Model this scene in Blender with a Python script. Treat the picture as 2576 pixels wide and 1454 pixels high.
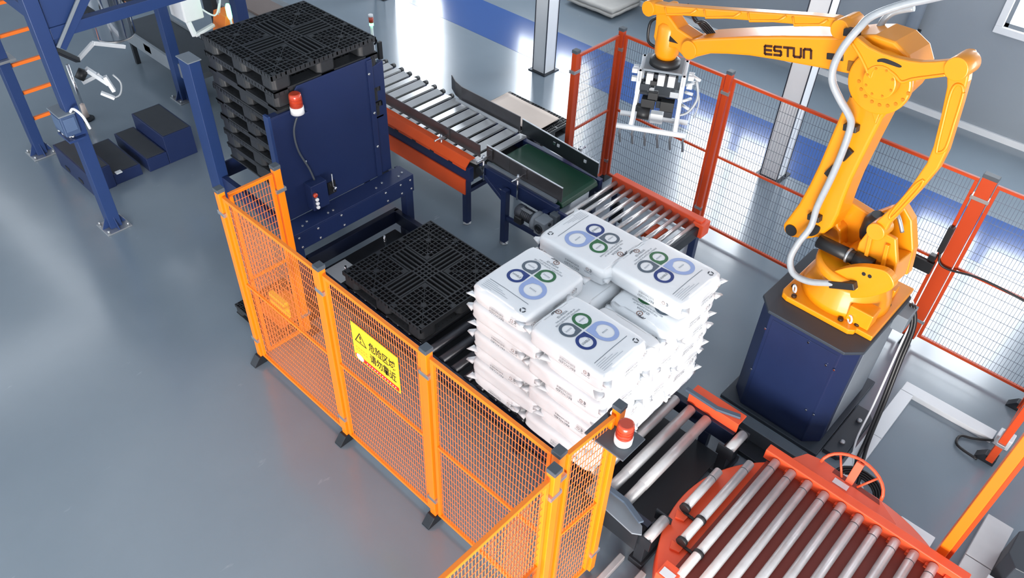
import bpy, bmesh, math, random
from mathutils import Vector, Matrix, noise
random.seed(7)
for o in list(bpy.data.objects): bpy.data.objects.remove(o, do_unlink=True)
S = bpy.context.scene
COL = S.collection
PI = math.pi
# ------------------------------------------------------------------ camera
FPX, YAW, PIT, ROLL = 1998.478, 2.29958128, 0.738767451, -0.0432122134
CAM = Vector((5.0568, -2.2008, 5.6))
fw = Vector((math.cos(PIT)*math.cos(YAW), math.cos(PIT)*math.sin(YAW), -math.sin(PIT)))
r_ = fw.cross(Vector((0, 0, 1))).normalized(); d_ = fw.cross(r_)
rt = r_*math.cos(ROLL) + d_*math.sin(ROLL); dn = -r_*math.sin(ROLL) + d_*math.cos(ROLL)
cam = bpy.data.cameras.new('camera'); camo = bpy.data.objects.new('camera', cam); COL.objects.link(camo)
cam.sensor_width = 36; cam.sensor_fit = 'HORIZONTAL'; cam.lens = FPX/2576*36; cam.clip_end = 200; cam.clip_start = .05
mw = Matrix.Identity(4)
for i in range(3):
    mw[i][0] = rt[i]; mw[i][1] = -dn[i]; mw[i][2] = -fw[i]; mw[i][3] = CAM[i]
camo.matrix_world = mw
S.camera = camo
S.view_settings.view_transform = 'Standard'; S.view_settings.look = 'None'
S.view_settings.gamma = 1; S.view_settings.use_curve_mapping = False
S.view_settings.exposure = 0.0
# ------------------------------------------------------------------ world (bright overcast hall daylight)
W = bpy.data.worlds.new('world'); S.world = W; W.use_nodes = True
bg = W.node_tree.nodes['Background']; bg.inputs[0].default_value = (.88, .94, 1.0, 1); bg.inputs[1].default_value = 1.55
def area(name, loc, target, sx, sy, power, col=(1, 1, 1)):
    l = bpy.data.lights.new(name, 'AREA'); l.shape = 'RECTANGLE'; l.size = sx; l.size_y = sy; l.energy = power; l.color = col
    o = bpy.data.objects.new(name, l); COL.objects.link(o); o.location = loc
    o.rotation_euler = (Vector(target)-Vector(loc)).to_track_quat('-Z', 'Y').to_euler(); return o
area('door_daylight', (8.0, -6.2, 1.6), (2.4, 1.2, .6), 5.0, 3.0, 1700, (1, .97, .93))  # soft key light added on the camera side; no door stands there
area('window_daylight', (-9.0, -8.0, 4.0), (-1.0, 2.0, .8), 6.0, 3.0, 130, (.9, .95, 1))  # weak bluish fill added from the left front, without any window
# ------------------------------------------------------------------ helpers: pixel rays of the photograph meet real planes
def ray(px, py): return fw + rt*((px-1288)/FPX) + dn*((py-727)/FPX)
def at(px, py, z=0.):
    v = ray(px, py); return CAM + v*((z-CAM.z)/v.z)
def atx(px, py, x):
    v = ray(px, py); return CAM + v*((x-CAM.x)/v.x)
def aty(px, py, y):
    v = ray(px, py); return CAM + v*((y-CAM.y)/v.y)
# ------------------------------------------------------------------ materials
MATS = {}
def mat(name, col, rough=.5, metal=0., var=.08, scale=6., bump=0., bscale=40., spec=.5, emit=None, es=0., coat=0., alpha=1., trans=0.):
    if name in MATS: return MATS[name]
    m = bpy.data.materials.new(name); m.use_nodes = True; nt = m.node_tree; b = nt.nodes['Principled BSDF']
    b.inputs['Roughness'].default_value = rough; b.inputs['Metallic'].default_value = metal
    b.inputs['Specular IOR Level'].default_value = spec; b.inputs['Coat Weight'].default_value = coat
    if coat: b.inputs['Coat Roughness'].default_value = .12
    tc = nt.nodes.new('ShaderNodeTexCoord'); n = nt.nodes.new('ShaderNodeTexNoise')
    n.inputs['Scale'].default_value = scale; n.inputs['Detail'].default_value = 4; nt.links.new(tc.outputs['Object'], n.inputs['Vector'])
    mx = nt.nodes.new('ShaderNodeMix'); mx.data_type = 'RGBA'
    mx.inputs[6].default_value = tuple(max(0, c*(1-var)) for c in col)+(1,); mx.inputs[7].default_value = tuple(min(1, c*(1+var)) for c in col)+(1,)
    nt.links.new(n.outputs[0], mx.inputs[0]); nt.links.new(mx.outputs[2], b.inputs['Base Color'])
    if bump:
        n2 = nt.nodes.new('ShaderNodeTexNoise'); n2.inputs['Scale'].default_value = bscale; nt.links.new(tc.outputs['Object'], n2.inputs['Vector'])
        bp = nt.nodes.new('ShaderNodeBump'); bp.inputs['Strength'].default_value = bump; bp.inputs['Distance'].default_value = .01
        nt.links.new(n2.outputs[0], bp.inputs['Height']); nt.links.new(bp.outputs[0], b.inputs['Normal'])
    if emit: b.inputs['Emission Color'].default_value = emit+(1,); b.inputs['Emission Strength'].default_value = es
    if alpha < 1: b.inputs['Alpha'].default_value = alpha
    if trans: b.inputs['Transmission Weight'].default_value = trans
    MATS[name] = m; return m
def srgb(r, g, b):
    f = lambda c: (c/255/12.92 if c/255 <= .04045 else ((c/255+.055)/1.055)**2.4)
    return (f(r), f(g), f(b))
ORANGE = mat('orange_paint', srgb(248, 130, 14), .38, var=.05, coat=.2)
ORANGE_WIRE = mat('orange_wire', srgb(240, 128, 66), .5, var=.03)
TT_ORANGE = mat('turntable_orange', srgb(226, 84, 48), .42, var=.07)
YELLOW = mat('robot_yellow', srgb(230, 142, 5), .42, var=.03, coat=.25)
COVER = mat('cover_orange', srgb(222, 84, 32), .45, var=.06)
NAVY = mat('navy_paint', srgb(25, 40, 80), .42, var=.08, coat=.15)
NAVYL = mat('navy_steel', srgb(34, 57, 104), .42, var=.06)
NAVYD = mat('dark_navy_paint', srgb(20, 28, 50), .4, var=.1)
BLACK = mat('black_plastic', srgb(30, 31, 33), .45, var=.15)
PALLETM = mat('pallet_plastic', srgb(40, 42, 45), .42, var=.2, scale=9)
PALLETD = mat('pallet_plastic_dark', srgb(24, 25, 28), .45, var=.2, scale=9)
DARK = mat('dark_steel', srgb(52, 56, 62), .4, .6, var=.2)
DARKROLL = mat('dark_roller_rubber', srgb(44, 47, 54), .3, .3, var=.15)  # rollers lying in shadow: the shade is put into this dark colour
STEEL = mat('roller_steel', srgb(196, 195, 196), .42, .45, var=.16, scale=14)
ZINC = mat('zinc_plate', srgb(176, 180, 184), .35, .75, var=.15, scale=10)
SHEET = mat('brushed_sheet', srgb(112, 110, 112), .38, .75, var=.18, scale=5)
CHROME = mat('polished_steel', srgb(225, 226, 230), .1, 1., var=.05)
ALU = mat('white_aluminium', srgb(222, 226, 230), .4, .25, var=.05)
WHITE = mat('white_paint', srgb(232, 234, 236), .45, var=.04)
GREYP = mat('grey_paint', srgb(120, 128, 136), .5, var=.1)
CAPG = mat('grey_cap_plastic', srgb(72, 80, 88), .5, var=.1)
GREENB = mat('green_belt', srgb(16, 62, 44), .4, var=.2, scale=4)
BLUEP = mat('blue_paint', srgb(38, 100, 200), .4)
REDL = mat('red_lens', srgb(188, 62, 34), .28, coat=.4)
HOSE = mat('clear_hose', srgb(160, 165, 170), .3, var=.12, scale=30, coat=.4)
CABLE = mat('black_cable', srgb(20, 21, 24), .4)
WIREG = mat('grey_wire', srgb(96, 104, 118), .5, .3, var=.05)
CARD = mat('kraft_paper', srgb(205, 188, 176), .75, var=.12, scale=3)
def print_mat(n, c): return mat('print_'+n, c, .55, var=.02)
# ------------------------------------------------------------------ mesh builder
class MB:
    def __init__(s): s.v = []; s.f = []; s.mi = []; s.cur = 0; s.sm = []
    def add(s, vs, fs, smooth=False):
        k = len(s.v); s.v += [tuple(x) for x in vs]
        for f in fs: s.f.append([i+k for i in f]); s.mi.append(s.cur); s.sm.append(smooth)
        return s
    def box(s, x0, x1, y0, y1, z0, z1):
        return s.add([(x0,y0,z0),(x1,y0,z0),(x1,y1,z0),(x0,y1,z0),(x0,y0,z1),(x1,y0,z1),(x1,y1,z1),(x0,y1,z1)],
            [(0,3,2,1),(4,5,6,7),(0,1,5,4),(1,2,6,5),(2,3,7,6),(3,0,4,7)])
    def cbox(s, c, sz, M=None):
        hx, hy, hz = sz[0]/2, sz[1]/2, sz[2]/2
        P = [Vector((a*hx, b*hy, d*hz)) for d in (-1,1) for a, b in ((-1,-1),(1,-1),(1,1),(-1,1))]
        if M is not None: P = [M@p for p in P]
        P = [p+Vector(c) for p in P]
        return s.add(P, [(0,3,2,1),(4,5,6,7),(0,1,5,4),(1,2,6,5),(2,3,7,6),(3,0,4,7)])
    def bar(s, a, b, w, h, up=(0,0,1)):
        a = Vector(a); b = Vector(b); d = (b-a); L = d.length; d.normalize(); up = Vector(up)
        if abs(d.dot(up)) > .99: up = Vector((1,0,0))
        r = d.cross(up).normalized(); u = r.cross(d)
        P = [p + r*(i*w/2) + u*(j*h/2) for p in (a, b) for i, j in ((-1,-1),(1,-1),(1,1),(-1,1))]
        return s.add(P, [(0,1,2,3),(4,7,6,5),(0,4,5,1),(1,5,6,2),(2,6,7,3),(3,7,4,0)])
    def cyl(s, a, b, r, n=16, r2=None, cap=True):
        a = Vector(a); b = Vector(b); d = (b-a).normalized(); up = Vector((0,0,1)) if abs(d.z) < .95 else Vector((1,0,0))
        u = d.cross(up).normalized(); w = d.cross(u); r2 = r if r2 is None else r2
        P = [a+(u*math.cos(t)+w*math.sin(t))*r for t in [2*PI*i/n for i in range(n)]] + [b+(u*math.cos(t)+w*math.sin(t))*r2 for t in [2*PI*i/n for i in range(n)]]
        k = len(s.v); s.add(P, [(i, (i+1) % n, n+(i+1) % n, n+i) for i in range(n)], True)
        if cap:
            s.f.append([k+i for i in range(n)][::-1]); s.f.append([k+n+i for i in range(n)]); s.mi += [s.cur]*2; s.sm += [False]*2
        return s
    def lathe(s, c, prof, n=24, axis='z'):
        P = []; F = []
        for r, h in prof:
            for i in range(n):
                t = 2*PI*i/n; x, y = r*math.cos(t), r*math.sin(t)
                P.append(Vector(c)+(Vector((x,y,h)) if axis == 'z' else Vector((x,h,y)) if axis == 'y' else Vector((h,x,y))))
        m = len(prof)
        for j in range(m-1):
            for i in range(n): F.append((j*n+i, j*n+(i+1) % n, (j+1)*n+(i+1) % n, (j+1)*n+i))
        k = len(s.v); s.add(P, F, True)
        s.f.append([k+i for i in range(n)][::-1]); s.f.append([k+(m-1)*n+i for i in range(n)]); s.mi += [s.cur]*2; s.sm += [False]*2
        return s
    def tube(s, pts, r, n=8, smooth_path=True):
        P = [Vector(p) for p in pts]
        if smooth_path and len(P) > 2:
            Q = []
            for i in range(len(P)-1):
                p0 = P[max(i-1,0)]; p1 = P[i]; p2 = P[i+1]; p3 = P[min(i+2,len(P)-1)]
                for k in range(5):
                    t = k/5; Q.append(.5*((2*p1)+(p2-p0)*t+(2*p0-5*p1+4*p2-p3)*t*t+(3*p1-p0-3*p2+p3)*t**3))
            P = Q+[P[-1]]
        V = []; prev = None
        for i, p in enumerate(P):
            d = (P[min(i+1,len(P)-1)]-P[max(i-1,0)]).normalized()
            if prev is None:
                up = Vector((0,0,1)) if abs(d.z) < .9 else Vector((1,0,0)); u = d.cross(up).normalized()
            else: u = (prev-d*prev.dot(d)).normalized()
            prev = u; w = d.cross(u)
            V += [p+(u*math.cos(2*PI*k/n)+w*math.sin(2*PI*k/n))*r for k in range(n)]
        m = len(P); k = len(s.v)
        s.add(V, [(j*n+i, j*n+(i+1) % n, (j+1)*n+(i+1) % n, (j+1)*n+i) for j in range(m-1) for i in range(n)], True)
        s.f.append([k+i for i in range(n)][::-1]); s.f.append([k+(m-1)*n+i for i in range(n)]); s.mi += [s.cur]*2; s.sm += [False]*2
        return s
    def prism(s, poly, fn, a, b):
        "poly: 2d outline; fn(u,v,w)->point; extruded from w=a to w=b"
        n = len(poly); P = [fn(u, v, a) for u, v in poly]+[fn(u, v, b) for u, v in poly]
        return s.add(P, [tuple(range(n))[::-1], tuple(range(n, 2*n))]+[(i, (i+1) % n, n+(i+1) % n, n+i) for i in range(n)])
    def obj(s, name, m, parent=None, bevel=0., seg=2):
        me = bpy.data.meshes.new(name); me.from_pydata(s.v, [], s.f)
        ms = m if isinstance(m, (list, tuple)) else [m]
        for x in ms: me.materials.append(x)
        me.polygons.foreach_set('material_index', s.mi); me.polygons.foreach_set('use_smooth', s.sm)
        bm = bmesh.new(); bm.from_mesh(me); bmesh.ops.recalc_face_normals(bm, faces=bm.faces); bm.to_mesh(me); bm.free()
        o = bpy.data.objects.new(name, me); COL.objects.link(o)
        if parent is not None: attach(o, parent)
        if bevel:
            b = o.modifiers.new('bevel', 'BEVEL'); b.width = bevel; b.segments = seg; b.limit_method = 'ANGLE'; b.angle_limit = .6
            if len(s.f) < 4000: b.harden_normals = False
        return o
def attach(o, parent):
    o.parent = parent
    L = Vector((0,0,0)); p = parent
    if parent.type == 'EMPTY': o.matrix_parent_inverse = Matrix.Translation(-parent.location)
def tag(o, label, cat, group=None):
    o['label'] = label; o['category'] = cat
    if group: o['group'] = group
    return o
def thing(name, label, cat, loc=(0,0,0), group=None):
    o = bpy.data.objects.new(name, None); COL.objects.link(o); o.location = loc; o.empty_display_size = .1
    return tag(o, label, cat, group)
def struct(o): o['kind'] = 'structure'; return o
def stuff(o): o['kind'] = 'stuff'; return o
def link_copy(o, parent=None):
    c = o.copy(); COL.objects.link(c); c.parent = parent
    for ch in o.children: link_copy(ch, c)
    return c
def shared(name, me, parent, loc=(0,0,0), rot=None):
    o = bpy.data.objects.new(name, me); COL.objects.link(o); o.parent = parent; o.location = loc
    if rot: o.rotation_euler = rot
    return o
def text2d(body, size, align='CENTER', bold=0.):
    c = bpy.data.curves.new('lettering', 'FONT'); c.body = body; c.size = size; c.align_x = align; c.align_y = 'CENTER'; c.resolution_u = 2; c.offset = bold
    o = bpy.data.objects.new('lettering', c); COL.objects.link(o); bpy.context.view_layer.update()
    me = o.evaluated_get(bpy.context.evaluated_depsgraph_get()).to_mesh()
    v = [(p.co.x, p.co.y) for p in me.vertices]; f = [tuple(p.vertices) for p in me.polygons]
    o.evaluated_get(bpy.context.evaluated_depsgraph_get()).to_mesh_clear()
    bpy.data.objects.remove(o, do_unlink=True); bpy.data.curves.remove(c); return v, f
# ------------------------------------------------------------------ setting
def floor_mat():
    m = bpy.data.materials.new('epoxy_floor'); m.use_nodes = True; nt = m.node_tree; b = nt.nodes['Principled BSDF']
    tc = nt.nodes.new('ShaderNodeTexCoord'); n = nt.nodes.new('ShaderNodeTexNoise'); n.inputs['Scale'].default_value = .35; n.inputs['Detail'].default_value = 5
    nt.links.new(tc.outputs['Object'], n.inputs['Vector'])
    cr = nt.nodes.new('ShaderNodeValToRGB'); nt.links.new(n.outputs[0], cr.inputs[0])
    cr.color_ramp.elements[0].position = .3; cr.color_ramp.elements[1].position = .75
    cr.color_ramp.elements[0].color = srgb(107, 121, 133)+(1,); cr.color_ramp.elements[1].color = srgb(128, 140, 150)+(1,)
    # sparse pale scuffs
    v = nt.nodes.new('ShaderNodeTexNoise'); v.inputs['Scale'].default_value = 9; v.inputs['Detail'].default_value = 8
    mp = nt.nodes.new('ShaderNodeMapping'); mp.inputs['Scale'].default_value = (1, .35, 1); mp.inputs['Rotation'].default_value = (0, 0, .6)
    nt.links.new(tc.outputs['Object'], mp.inputs[0]); nt.links.new(mp.outputs[0], v.inputs['Vector'])
    mr = nt.nodes.new('ShaderNodeMapRange'); mr.inputs[1].default_value = .70; mr.inputs[2].default_value = .78; mr.inputs[4].default_value = .35
    nt.links.new(v.outputs[0], mr.inputs[0])
    mx = nt.nodes.new('ShaderNodeMix'); mx.data_type = 'RGBA'; nt.links.new(mr.outputs[0], mx.inputs[0]); nt.links.new(cr.outputs[0], mx.inputs[6])
    mx.inputs[7].default_value = srgb(176, 184, 190)+(1,); nt.links.new(mx.outputs[2], b.inputs['Base Color'])
    b.inputs['Roughness'].default_value = .24; b.inputs['Specular IOR Level'].default_value = .6
    b.inputs['Coat Weight'].default_value = .7; b.inputs['Coat Roughness'].default_value = .15
    w = nt.nodes.new('ShaderNodeTexNoise'); w.inputs['Scale'].default_value = 1.3; nt.links.new(tc.outputs['Object'], w.inputs['Vector'])
    bp = nt.nodes.new('ShaderNodeBump'); bp.inputs['Strength'].default_value = .06; bp.inputs['Distance'].default_value = .03
    nt.links.new(w.outputs[0], bp.inputs['Height']); nt.links.new(bp.outputs[0], b.inputs['Normal']); nt.links.new(bp.outputs[0], b.inputs['Coat Normal'])
    return m
FLOORM = floor_mat()
struct(MB().box(-22, 16, -12, 9.3, -.1, 0).obj('floor', FLOORM))
BAND = mat('blue_epoxy', srgb(46, 84, 150), .2, var=.06, scale=.6, coat=.7)
struct(MB().box(-22, 16, 6.42, 7.43, -.05, .002).obj('trim_1', BAND))['label'] = 'blue painted walkway stripe on the grey floor'
WALLM = mat('grey_wall_panel', srgb(146, 154, 162), .55, var=.04, scale=.8)
WX = [(-9.68, -7.48), (-5.48, -3.28), (-1.28, .92), (2.92, 5.12), (7.12, 9.32)]
ZW0, ZW1 = 1.36, 4.4
w = MB(); xs = [-22]
w.box(-22, 16, 9.3, 9.5, 0, ZW0); w.box(-22, 16, 9.3, 9.5, ZW1, 9.4)
for a, b in WX: xs += [a, b]
xs.append(16)
for i in range(0, len(xs), 2): w.box(xs[i], xs[i+1], 9.3, 9.5, ZW0, ZW1)
struct(w.obj('wall_back', WALLM))
struct(MB().box(-22.2, -22, -14, 9.5, 0, 9.4).obj('wall_left', WALLM))
struct(MB().box(-22, 16, 9.27, 9.32, .0, .09).obj('baseboard_back', WHITE))
GLASSL = mat('daylit_glass', (.8, .86, .92), .2, emit=(.9, .95, 1), es=11.)
for i, (a, b) in enumerate(WX):
    wn = bpy.data.objects.new('window_%d' % (i+1), None); COL.objects.link(wn); wn.location = ((a+b)/2, 9.3, ZW0); struct(wn)
    fr = MB(); t = .09
    fr.box(a, b, 9.24, 9.36, ZW0, ZW0+t).box(a, b, 9.24, 9.36, ZW1-t, ZW1).box(a, a+t, 9.24, 9.36, ZW0+t, ZW1-t).box(b-t, b, 9.24, 9.36, ZW0+t, ZW1-t)
    fr.box((a+b)/2-.035, (a+b)/2+.035, 9.26, 9.35, ZW0+t, ZW1-t)
    fr.obj('window_frame', WHITE, wn, .006)
    for k in (0, 1):
        x0 = a+t if k == 0 else (a+b)/2+.035; x1 = (a+b)/2-.035 if k == 0 else b-t
        MB().box(x0+.03, x1-.03, 9.33, 9.34, ZW0+t+.03, ZW1-t-.03).obj('pane', GLASSL, wn)
        s = MB(); s.box(x0, x1, 9.29, 9.33, ZW0+t, ZW0+t+.05).box(x0, x1, 9.29, 9.33, ZW1-t-.05, ZW1-t).box(x0, x0+.05, 9.29, 9.33, ZW0+t, ZW1-t).box(x1-.05, x1, 9.29, 9.33, ZW0+t, ZW1-t)
        s.obj('sash', GREYP, wn)
struct(MB().box(-24, 18, -14, 9.5, 9.4, 9.5).obj('ceiling', mat('roof_sheet', srgb(214, 219, 224), .7)))
# columns
def column(name, x, y, lab):
    t = thing(name, lab, 'column', (x, y, 0))
    MB().box(x-.115, x+.115, y-.115, y+.115, 0, 9.4).obj('shaft', WHITE, t, .004)
    d = MB()
    for sx in (-1, 1):
        for sy in (-1, 1): d.box(x+sx*.116-.006, x+sx*.116+.006, y+sy*.116-.006, y+sy*.116+.006, .02, 9.4)
    d.obj('corner_trim', mat('dark_trim', srgb(40, 46, 58), .5), t)
    MB().box(x-.165, x+.165, y-.165, y+.165, 0, .015).obj('base_plate', DARK, t, .003)
column('column', -2.07, 6.28, 'square white column standing free on the blue stripe left of the orange fence')
column('column', 1.80, 6.31, 'square white column rising behind the yellow robot arm and back fence')
column('column', -5.78, 6.3, 'white column standing far back behind the black pallet stack')
# downpipe
t = thing('downpipe', 'thick silver downpipe running down the grey wall behind the robot', 'pipe', (1.98, 9.15, .95))
MB().cyl((1.98, 9.15, .95), (1.98, 9.15, 6), .085, 20).obj('pipe_run', mat('pipe_silver', srgb(190, 200, 212), .3, .35), t)
for z in (1.05, 3): MB().box(1.88, 2.08, 9.06, 9.29, z, z+.04).obj('bracket', DARK, t)
# roof light strips high above the hall (seen only as soft reflections in the floor)
for i, (x0, x1, y0, y1) in enumerate(((-21.5, -12, 1.3, 2.0), (-13.2, -11.9, -7, 1.2))):
    wn = bpy.data.objects.new('window_%d' % (6+i), None); COL.objects.link(wn); wn.location = ((x0+x1)/2, (y0+y1)/2, 9); struct(wn)
    MB().box(x0, x1, y0, y1, 9.30, 9.32).obj('pane', mat('roof_light', (.8, .86, .92), .4, emit=(.92, .96, 1), es=3.2), wn)
    MB().box(x0-.08, x1+.08, y0-.08, y1+.08, 9.32, 9.40).obj('window_frame', WHITE, wn)
# ------------------------------------------------------------------ safety fences
FH = 1.93
def post(t, x, y, foot=(0, -1), h=FH, w=.06, m=ORANGE, cap=True, clamp=(0, -1), wide=0, axis='x'):
    hx = w/2 + (wide if axis == 'x' else 0); hy = w/2 + (wide if axis == 'y' else 0)
    p = MB().box(x-hx, x+hx, y-hy, y+hy, .06, h).obj('post', m, t, .004)
    if cap: MB().box(x-hx-.004, x+hx+.004, y-hy-.004, y+hy+.004, h, h+.035).obj('post_cap', CAPG, p, .004)
    for z in (.28, h-.22):
        c = MB()
        c.box(x-hx-.018, x+hx+.018, y-hy-.006, y+hy+.006, z, z+.035) if axis == 'x' else c.box(x-hx-.006, x+hx+.006, y-hy-.018, y+hy+.018, z, z+.035)
        c.obj('clamp', ZINC, p, .002)
    if foot:
        f = MB(); fx, fy = foot
        a = Vector((x, y, 0)); d = Vector((fx, fy, 0)); n = Vector((-fy, fx, 0))
        f.prism([(-.045, 0), (.115, 0), (.115, .012), (.05, .09), (-.045, .09)], lambda u, v, q: a+d*u+n*q+Vector((0,0,v)), -.04, .04)
        f.obj('foot', DARK, p, .003)
    return p
def panel(t, a, b, z0=.10, z1=FH-.03, mid=1.0, wire=ORANGE_WIRE, fm=ORANGE, sx=.025, sz=.072, fr=.03, wr=.0034):
    a = Vector((a[0], a[1], 0)); b = Vector((b[0], b[1], 0)); d = (b-a); L = d.length; d.normalize()
    f = MB(); Z = Vector((0,0,1))
    for z in (z0+fr/2, z1-fr/2): f.bar(a+Z*z, b+Z*z, fr, fr)
    if mid: f.bar(a+Z*mid+d*fr, b+Z*mid-d*fr, fr*.8, fr*.8)
    for e in (a+d*fr/2, b-d*fr/2): f.bar(e+Z*(z0+fr), e+Z*(z1-fr), fr, fr)
    fo = f.obj('panel_frame', fm, t, .003)
    w = MB(); n = int((L-2*fr)/sx)
    for i in range(1, n): p = a+d*(fr+(L-2*fr)*i/n); w.bar(p+Z*(z0+fr), p+Z*(z1-fr), wr, wr)
    k = int((z1-z0-2*fr)/sz); nn = Vector((-d.y, d.x, 0))*wr*.8
    for i in range(1, k): q = Z*(z0+fr+(z1-z0-2*fr)*i/k); w.bar(a+d*fr+q+nn, b-d*fr+q+nn, wr, wr)
    stuff(w.obj('wire_mesh', wire, fo)); return fo
FX = [0, 1.28, 2.39, 3.50]
t = thing('safety_fence', 'long orange wire mesh fence along the front with yellow warning sign', 'fence', (0, 0, 0))
for i, x in enumerate(FX): post(t, x, 0, foot=(0, -1) if i < 3 else (0, -1))
for i in range(3): panel(t, (FX[i]+.045, 0), (FX[i+1]-.045, 0))
t = thing('safety_fence', 'short orange fence panel at the left end beside the blue pallet dispenser', 'fence', (0.02, .47, 0))
post(t, .03, .49, foot=(0, 1), axis='y'); panel(t, (.03, .05), (.03, .45))
t = thing('safety_fence', 'short orange fence panel beside the bag stack carrying the red beacon', 'fence', (3.54, .49, 0))
post(t, 3.54, .50, foot=None, axis='y'); panel(t, (3.52, .05), (3.54, .455))
t = thing('safety_fence', 'orange mesh fence running out of the bottom edge toward the viewer', 'fence', (3.56, -.11, 0))
post(t, 3.56, -.11, foot=(0, -1), axis='y'); panel(t, (3.56, -.16), (3.56, -1.30)); panel(t, (3.56, -1.40), (3.56, -2.5)); post(t, 3.56, -1.35, foot=(0, -1), axis='y')
# interlock boxes on the fences
def lockbox(x, y, lab, ax):
    t = thing('interlock_box', lab, 'switch box', (x, y, .95))
    if ax == 'x': MB().box(x-.11, x+.11, y-.05, y+.0, .86, 1.04).obj('housing', mat('yellow_box', srgb(250, 190, 30), .4), t, .006); MB().box(x-.13, x-.10, y-.035, y-.01, .90, 1.0).obj('latch', ZINC, t)
    else: MB().box(x-.0, x+.05, y-.11, y+.11, .86, 1.04).obj('housing', mat('yellow_box', srgb(250, 190, 30), .4), t, .006); MB().box(x+.01, x+.035, y+.10, y+.13, .90, 1.0).obj('latch', ZINC, t)
lockbox(.42, .10, 'yellow interlock box behind the mesh near the left fence corner', 'x')
lockbox(3.60, -.40, 'yellow interlock box on the mesh of the bottom fence', 'y')
# back fence
BW = dict(wire=WIREG, sx=.029, sz=.105, wr=.0032)
OB = mat('orange_red_paint', srgb(188, 64, 20), .4, var=.05)  # fence orange darkened to paint in the weaker light at the back
t = thing('safety_fence', 'orange mesh fence run behind the robot parallel to the grey wall', 'fence', (2.3, 4.66, 0))
for x in (.37, 1.72): post(t, x, 4.66, foot=(0, 1), m=OB, axis='x')
post(t, 4.25, 4.66, foot=(0, -1), m=OB, wide=.03); post(t, 5.85, 4.66, foot=(0, -1), m=OB)
bx = [.37, 1.72, 4.22, 5.85]
for i in range(3): panel(t, (bx[i]+(.045 if i < 2 else .10), 4.66), (bx[i+1]-.045, 4.66), fm=OB, **BW)
lk = MB().box(3.98, 4.17, 4.58, 4.63, .86, .98).box(4.10, 4.16, 4.58, 4.64, 1.0, 1.06).obj('door_latch', BLACK, t, .004)
MB().box(4.14, 4.19, 4.58, 4.63, 1.12, 1.40).obj('door_hinge', BLACK, t, .004)
MB().tube([(4.17, 4.62, 1.1), (4.2, 4.60, 1.02), (4.3, 4.6, .99), (4.6, 4.61, 1.04), (5.2, 4.62, 1.0), (5.8, 4.62, 1.02)], .011).obj('door_cable', CABLE, t)
t = thing('safety_fence', 'orange fence return behind the green belt conveyor, left end of the back fence', 'fence', (.37, 3.9, 0))
post(t, .37, 3.88, foot=(0, 1), m=OB, axis='y'); panel(t, (.37, 3.93), (.37, 4.60), fm=OB, **BW)
# right fence behind the wrapper
t = thing('safety_fence', 'orange fence posts on black feet at the right edge beyond the white duct', 'fence', (5.5, 3.7, 0))
for y in (3.72, 4.52): post(t, 5.38, y, foot=(-1, 0), m=OB, axis='y', h=1.93, wide=.04)
panel(t, (5.38, 3.80), (5.38, 4.44), fm=OB, **BW)
# warning sign
YS = mat('sign_yellow', srgb(236, 200, 44), .4, var=.02); PB = print_mat('black', srgb(38, 30, 12)); PR = print_mat('red', srgb(200, 40, 24)); PW = print_mat('white', srgb(235, 238, 240)); PO = print_mat('amber', srgb(240, 168, 40))
t = thing('warning_sign', 'yellow danger sign with triangle and black characters hung on the front fence', 'sign', (1.92, -.03, 1.45))
c = [aty(878, 803, -.022), aty(998, 898, -.022), aty(1011, 992, -.022), aty(898, 898, -.022)]
sx0 = (c[0].x+c[3].x)/2; sx1 = (c[1].x+c[2].x)/2; sz1 = (c[0].z+c[1].z)/2; sz0 = (c[2].z+c[3].z)/2
SW, SH = sx1-sx0, sz1-sz0
MB().box(sx0, sx1, -.026, -.021, sz0, sz1).obj('board', YS, t)
def sput(mb, v, f, u0, v0, k=.0): mb.add([(sx0+(u0+x)*1., -.0268-k, sz0+(v0+y)) for x, y in v], f)
pm = MB()
v, f = text2d('危险区域', SH*.25, bold=.0013); w_ = max(p[0] for p in v)-min(p[0] for p in v); q = SW*.56/w_
sput(pm, [(x*q, y*1.05) for x, y in v], f, SW*.655, SH*.66)
v, f = text2d('请勿靠近', SH*.25, bold=.0013); w_ = max(p[0] for p in v)-min(p[0] for p in v); q = SW*.56/w_
sput(pm, [(x*q, y*1.05) for x, y in v], f, SW*.655, SH*.34)
cx, cy, R = SW*.19, SH*.66, SH*.2
T = [(cx+R*1.05*math.cos(a), cy-.02*SH+R*1.05*math.sin(a)) for a in (PI/2, PI*7/6, PI*11/6)]; T2 = [(cx+R*.82*math.cos(a), cy-.02*SH+R*.82*math.sin(a)) for a in (PI/2, PI*7/6, PI*11/6)]
sput(pm, T+T2, [(0,1,4,3),(1,2,5,4),(2,0,3,5)], 0, 0)
sput(pm, [(cx-.006, cy), (cx+.006, cy), (cx+.008, cy+R*.45), (cx-.008, cy+R*.45)], [(0,1,2,3)], 0, 0); sput(pm, [(cx-.007, cy-.03), (cx+.007, cy-.03), (cx+.007, cy-.016), (cx-.007, cy-.016)], [(0,1,2,3)], 0, 0)
pm.obj('printed_characters', PB, t)
rm = MB(); sput(rm, [(SW*.02, SH*.03), (SW*.98, SH*.03), (SW*.98, SH*.14), (SW*.02, SH*.14)], [(0,1,2,3)], 0, 0); rm.obj('red_band', PR, t)
wm = MB(); el = [(SW*.13+SW*.085*math.cos(a), SH*.10+SH*.085*math.sin(a)) for a in [2*PI*i/24 for i in range(24)]]
sput(wm, el, [tuple(range(24))], 0, 0, .0006)
for i in range(12): x = SW*(.28+.056*i); sput(wm, [(x, SH*.068), (x+SW*.022, SH*.068), (x+SW*.022, SH*.098), (x, SH*.098)], [(0,1,2,3)], 0, 0, .0006)
wm.obj('white_print', PW, t)
am = MB()
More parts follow.
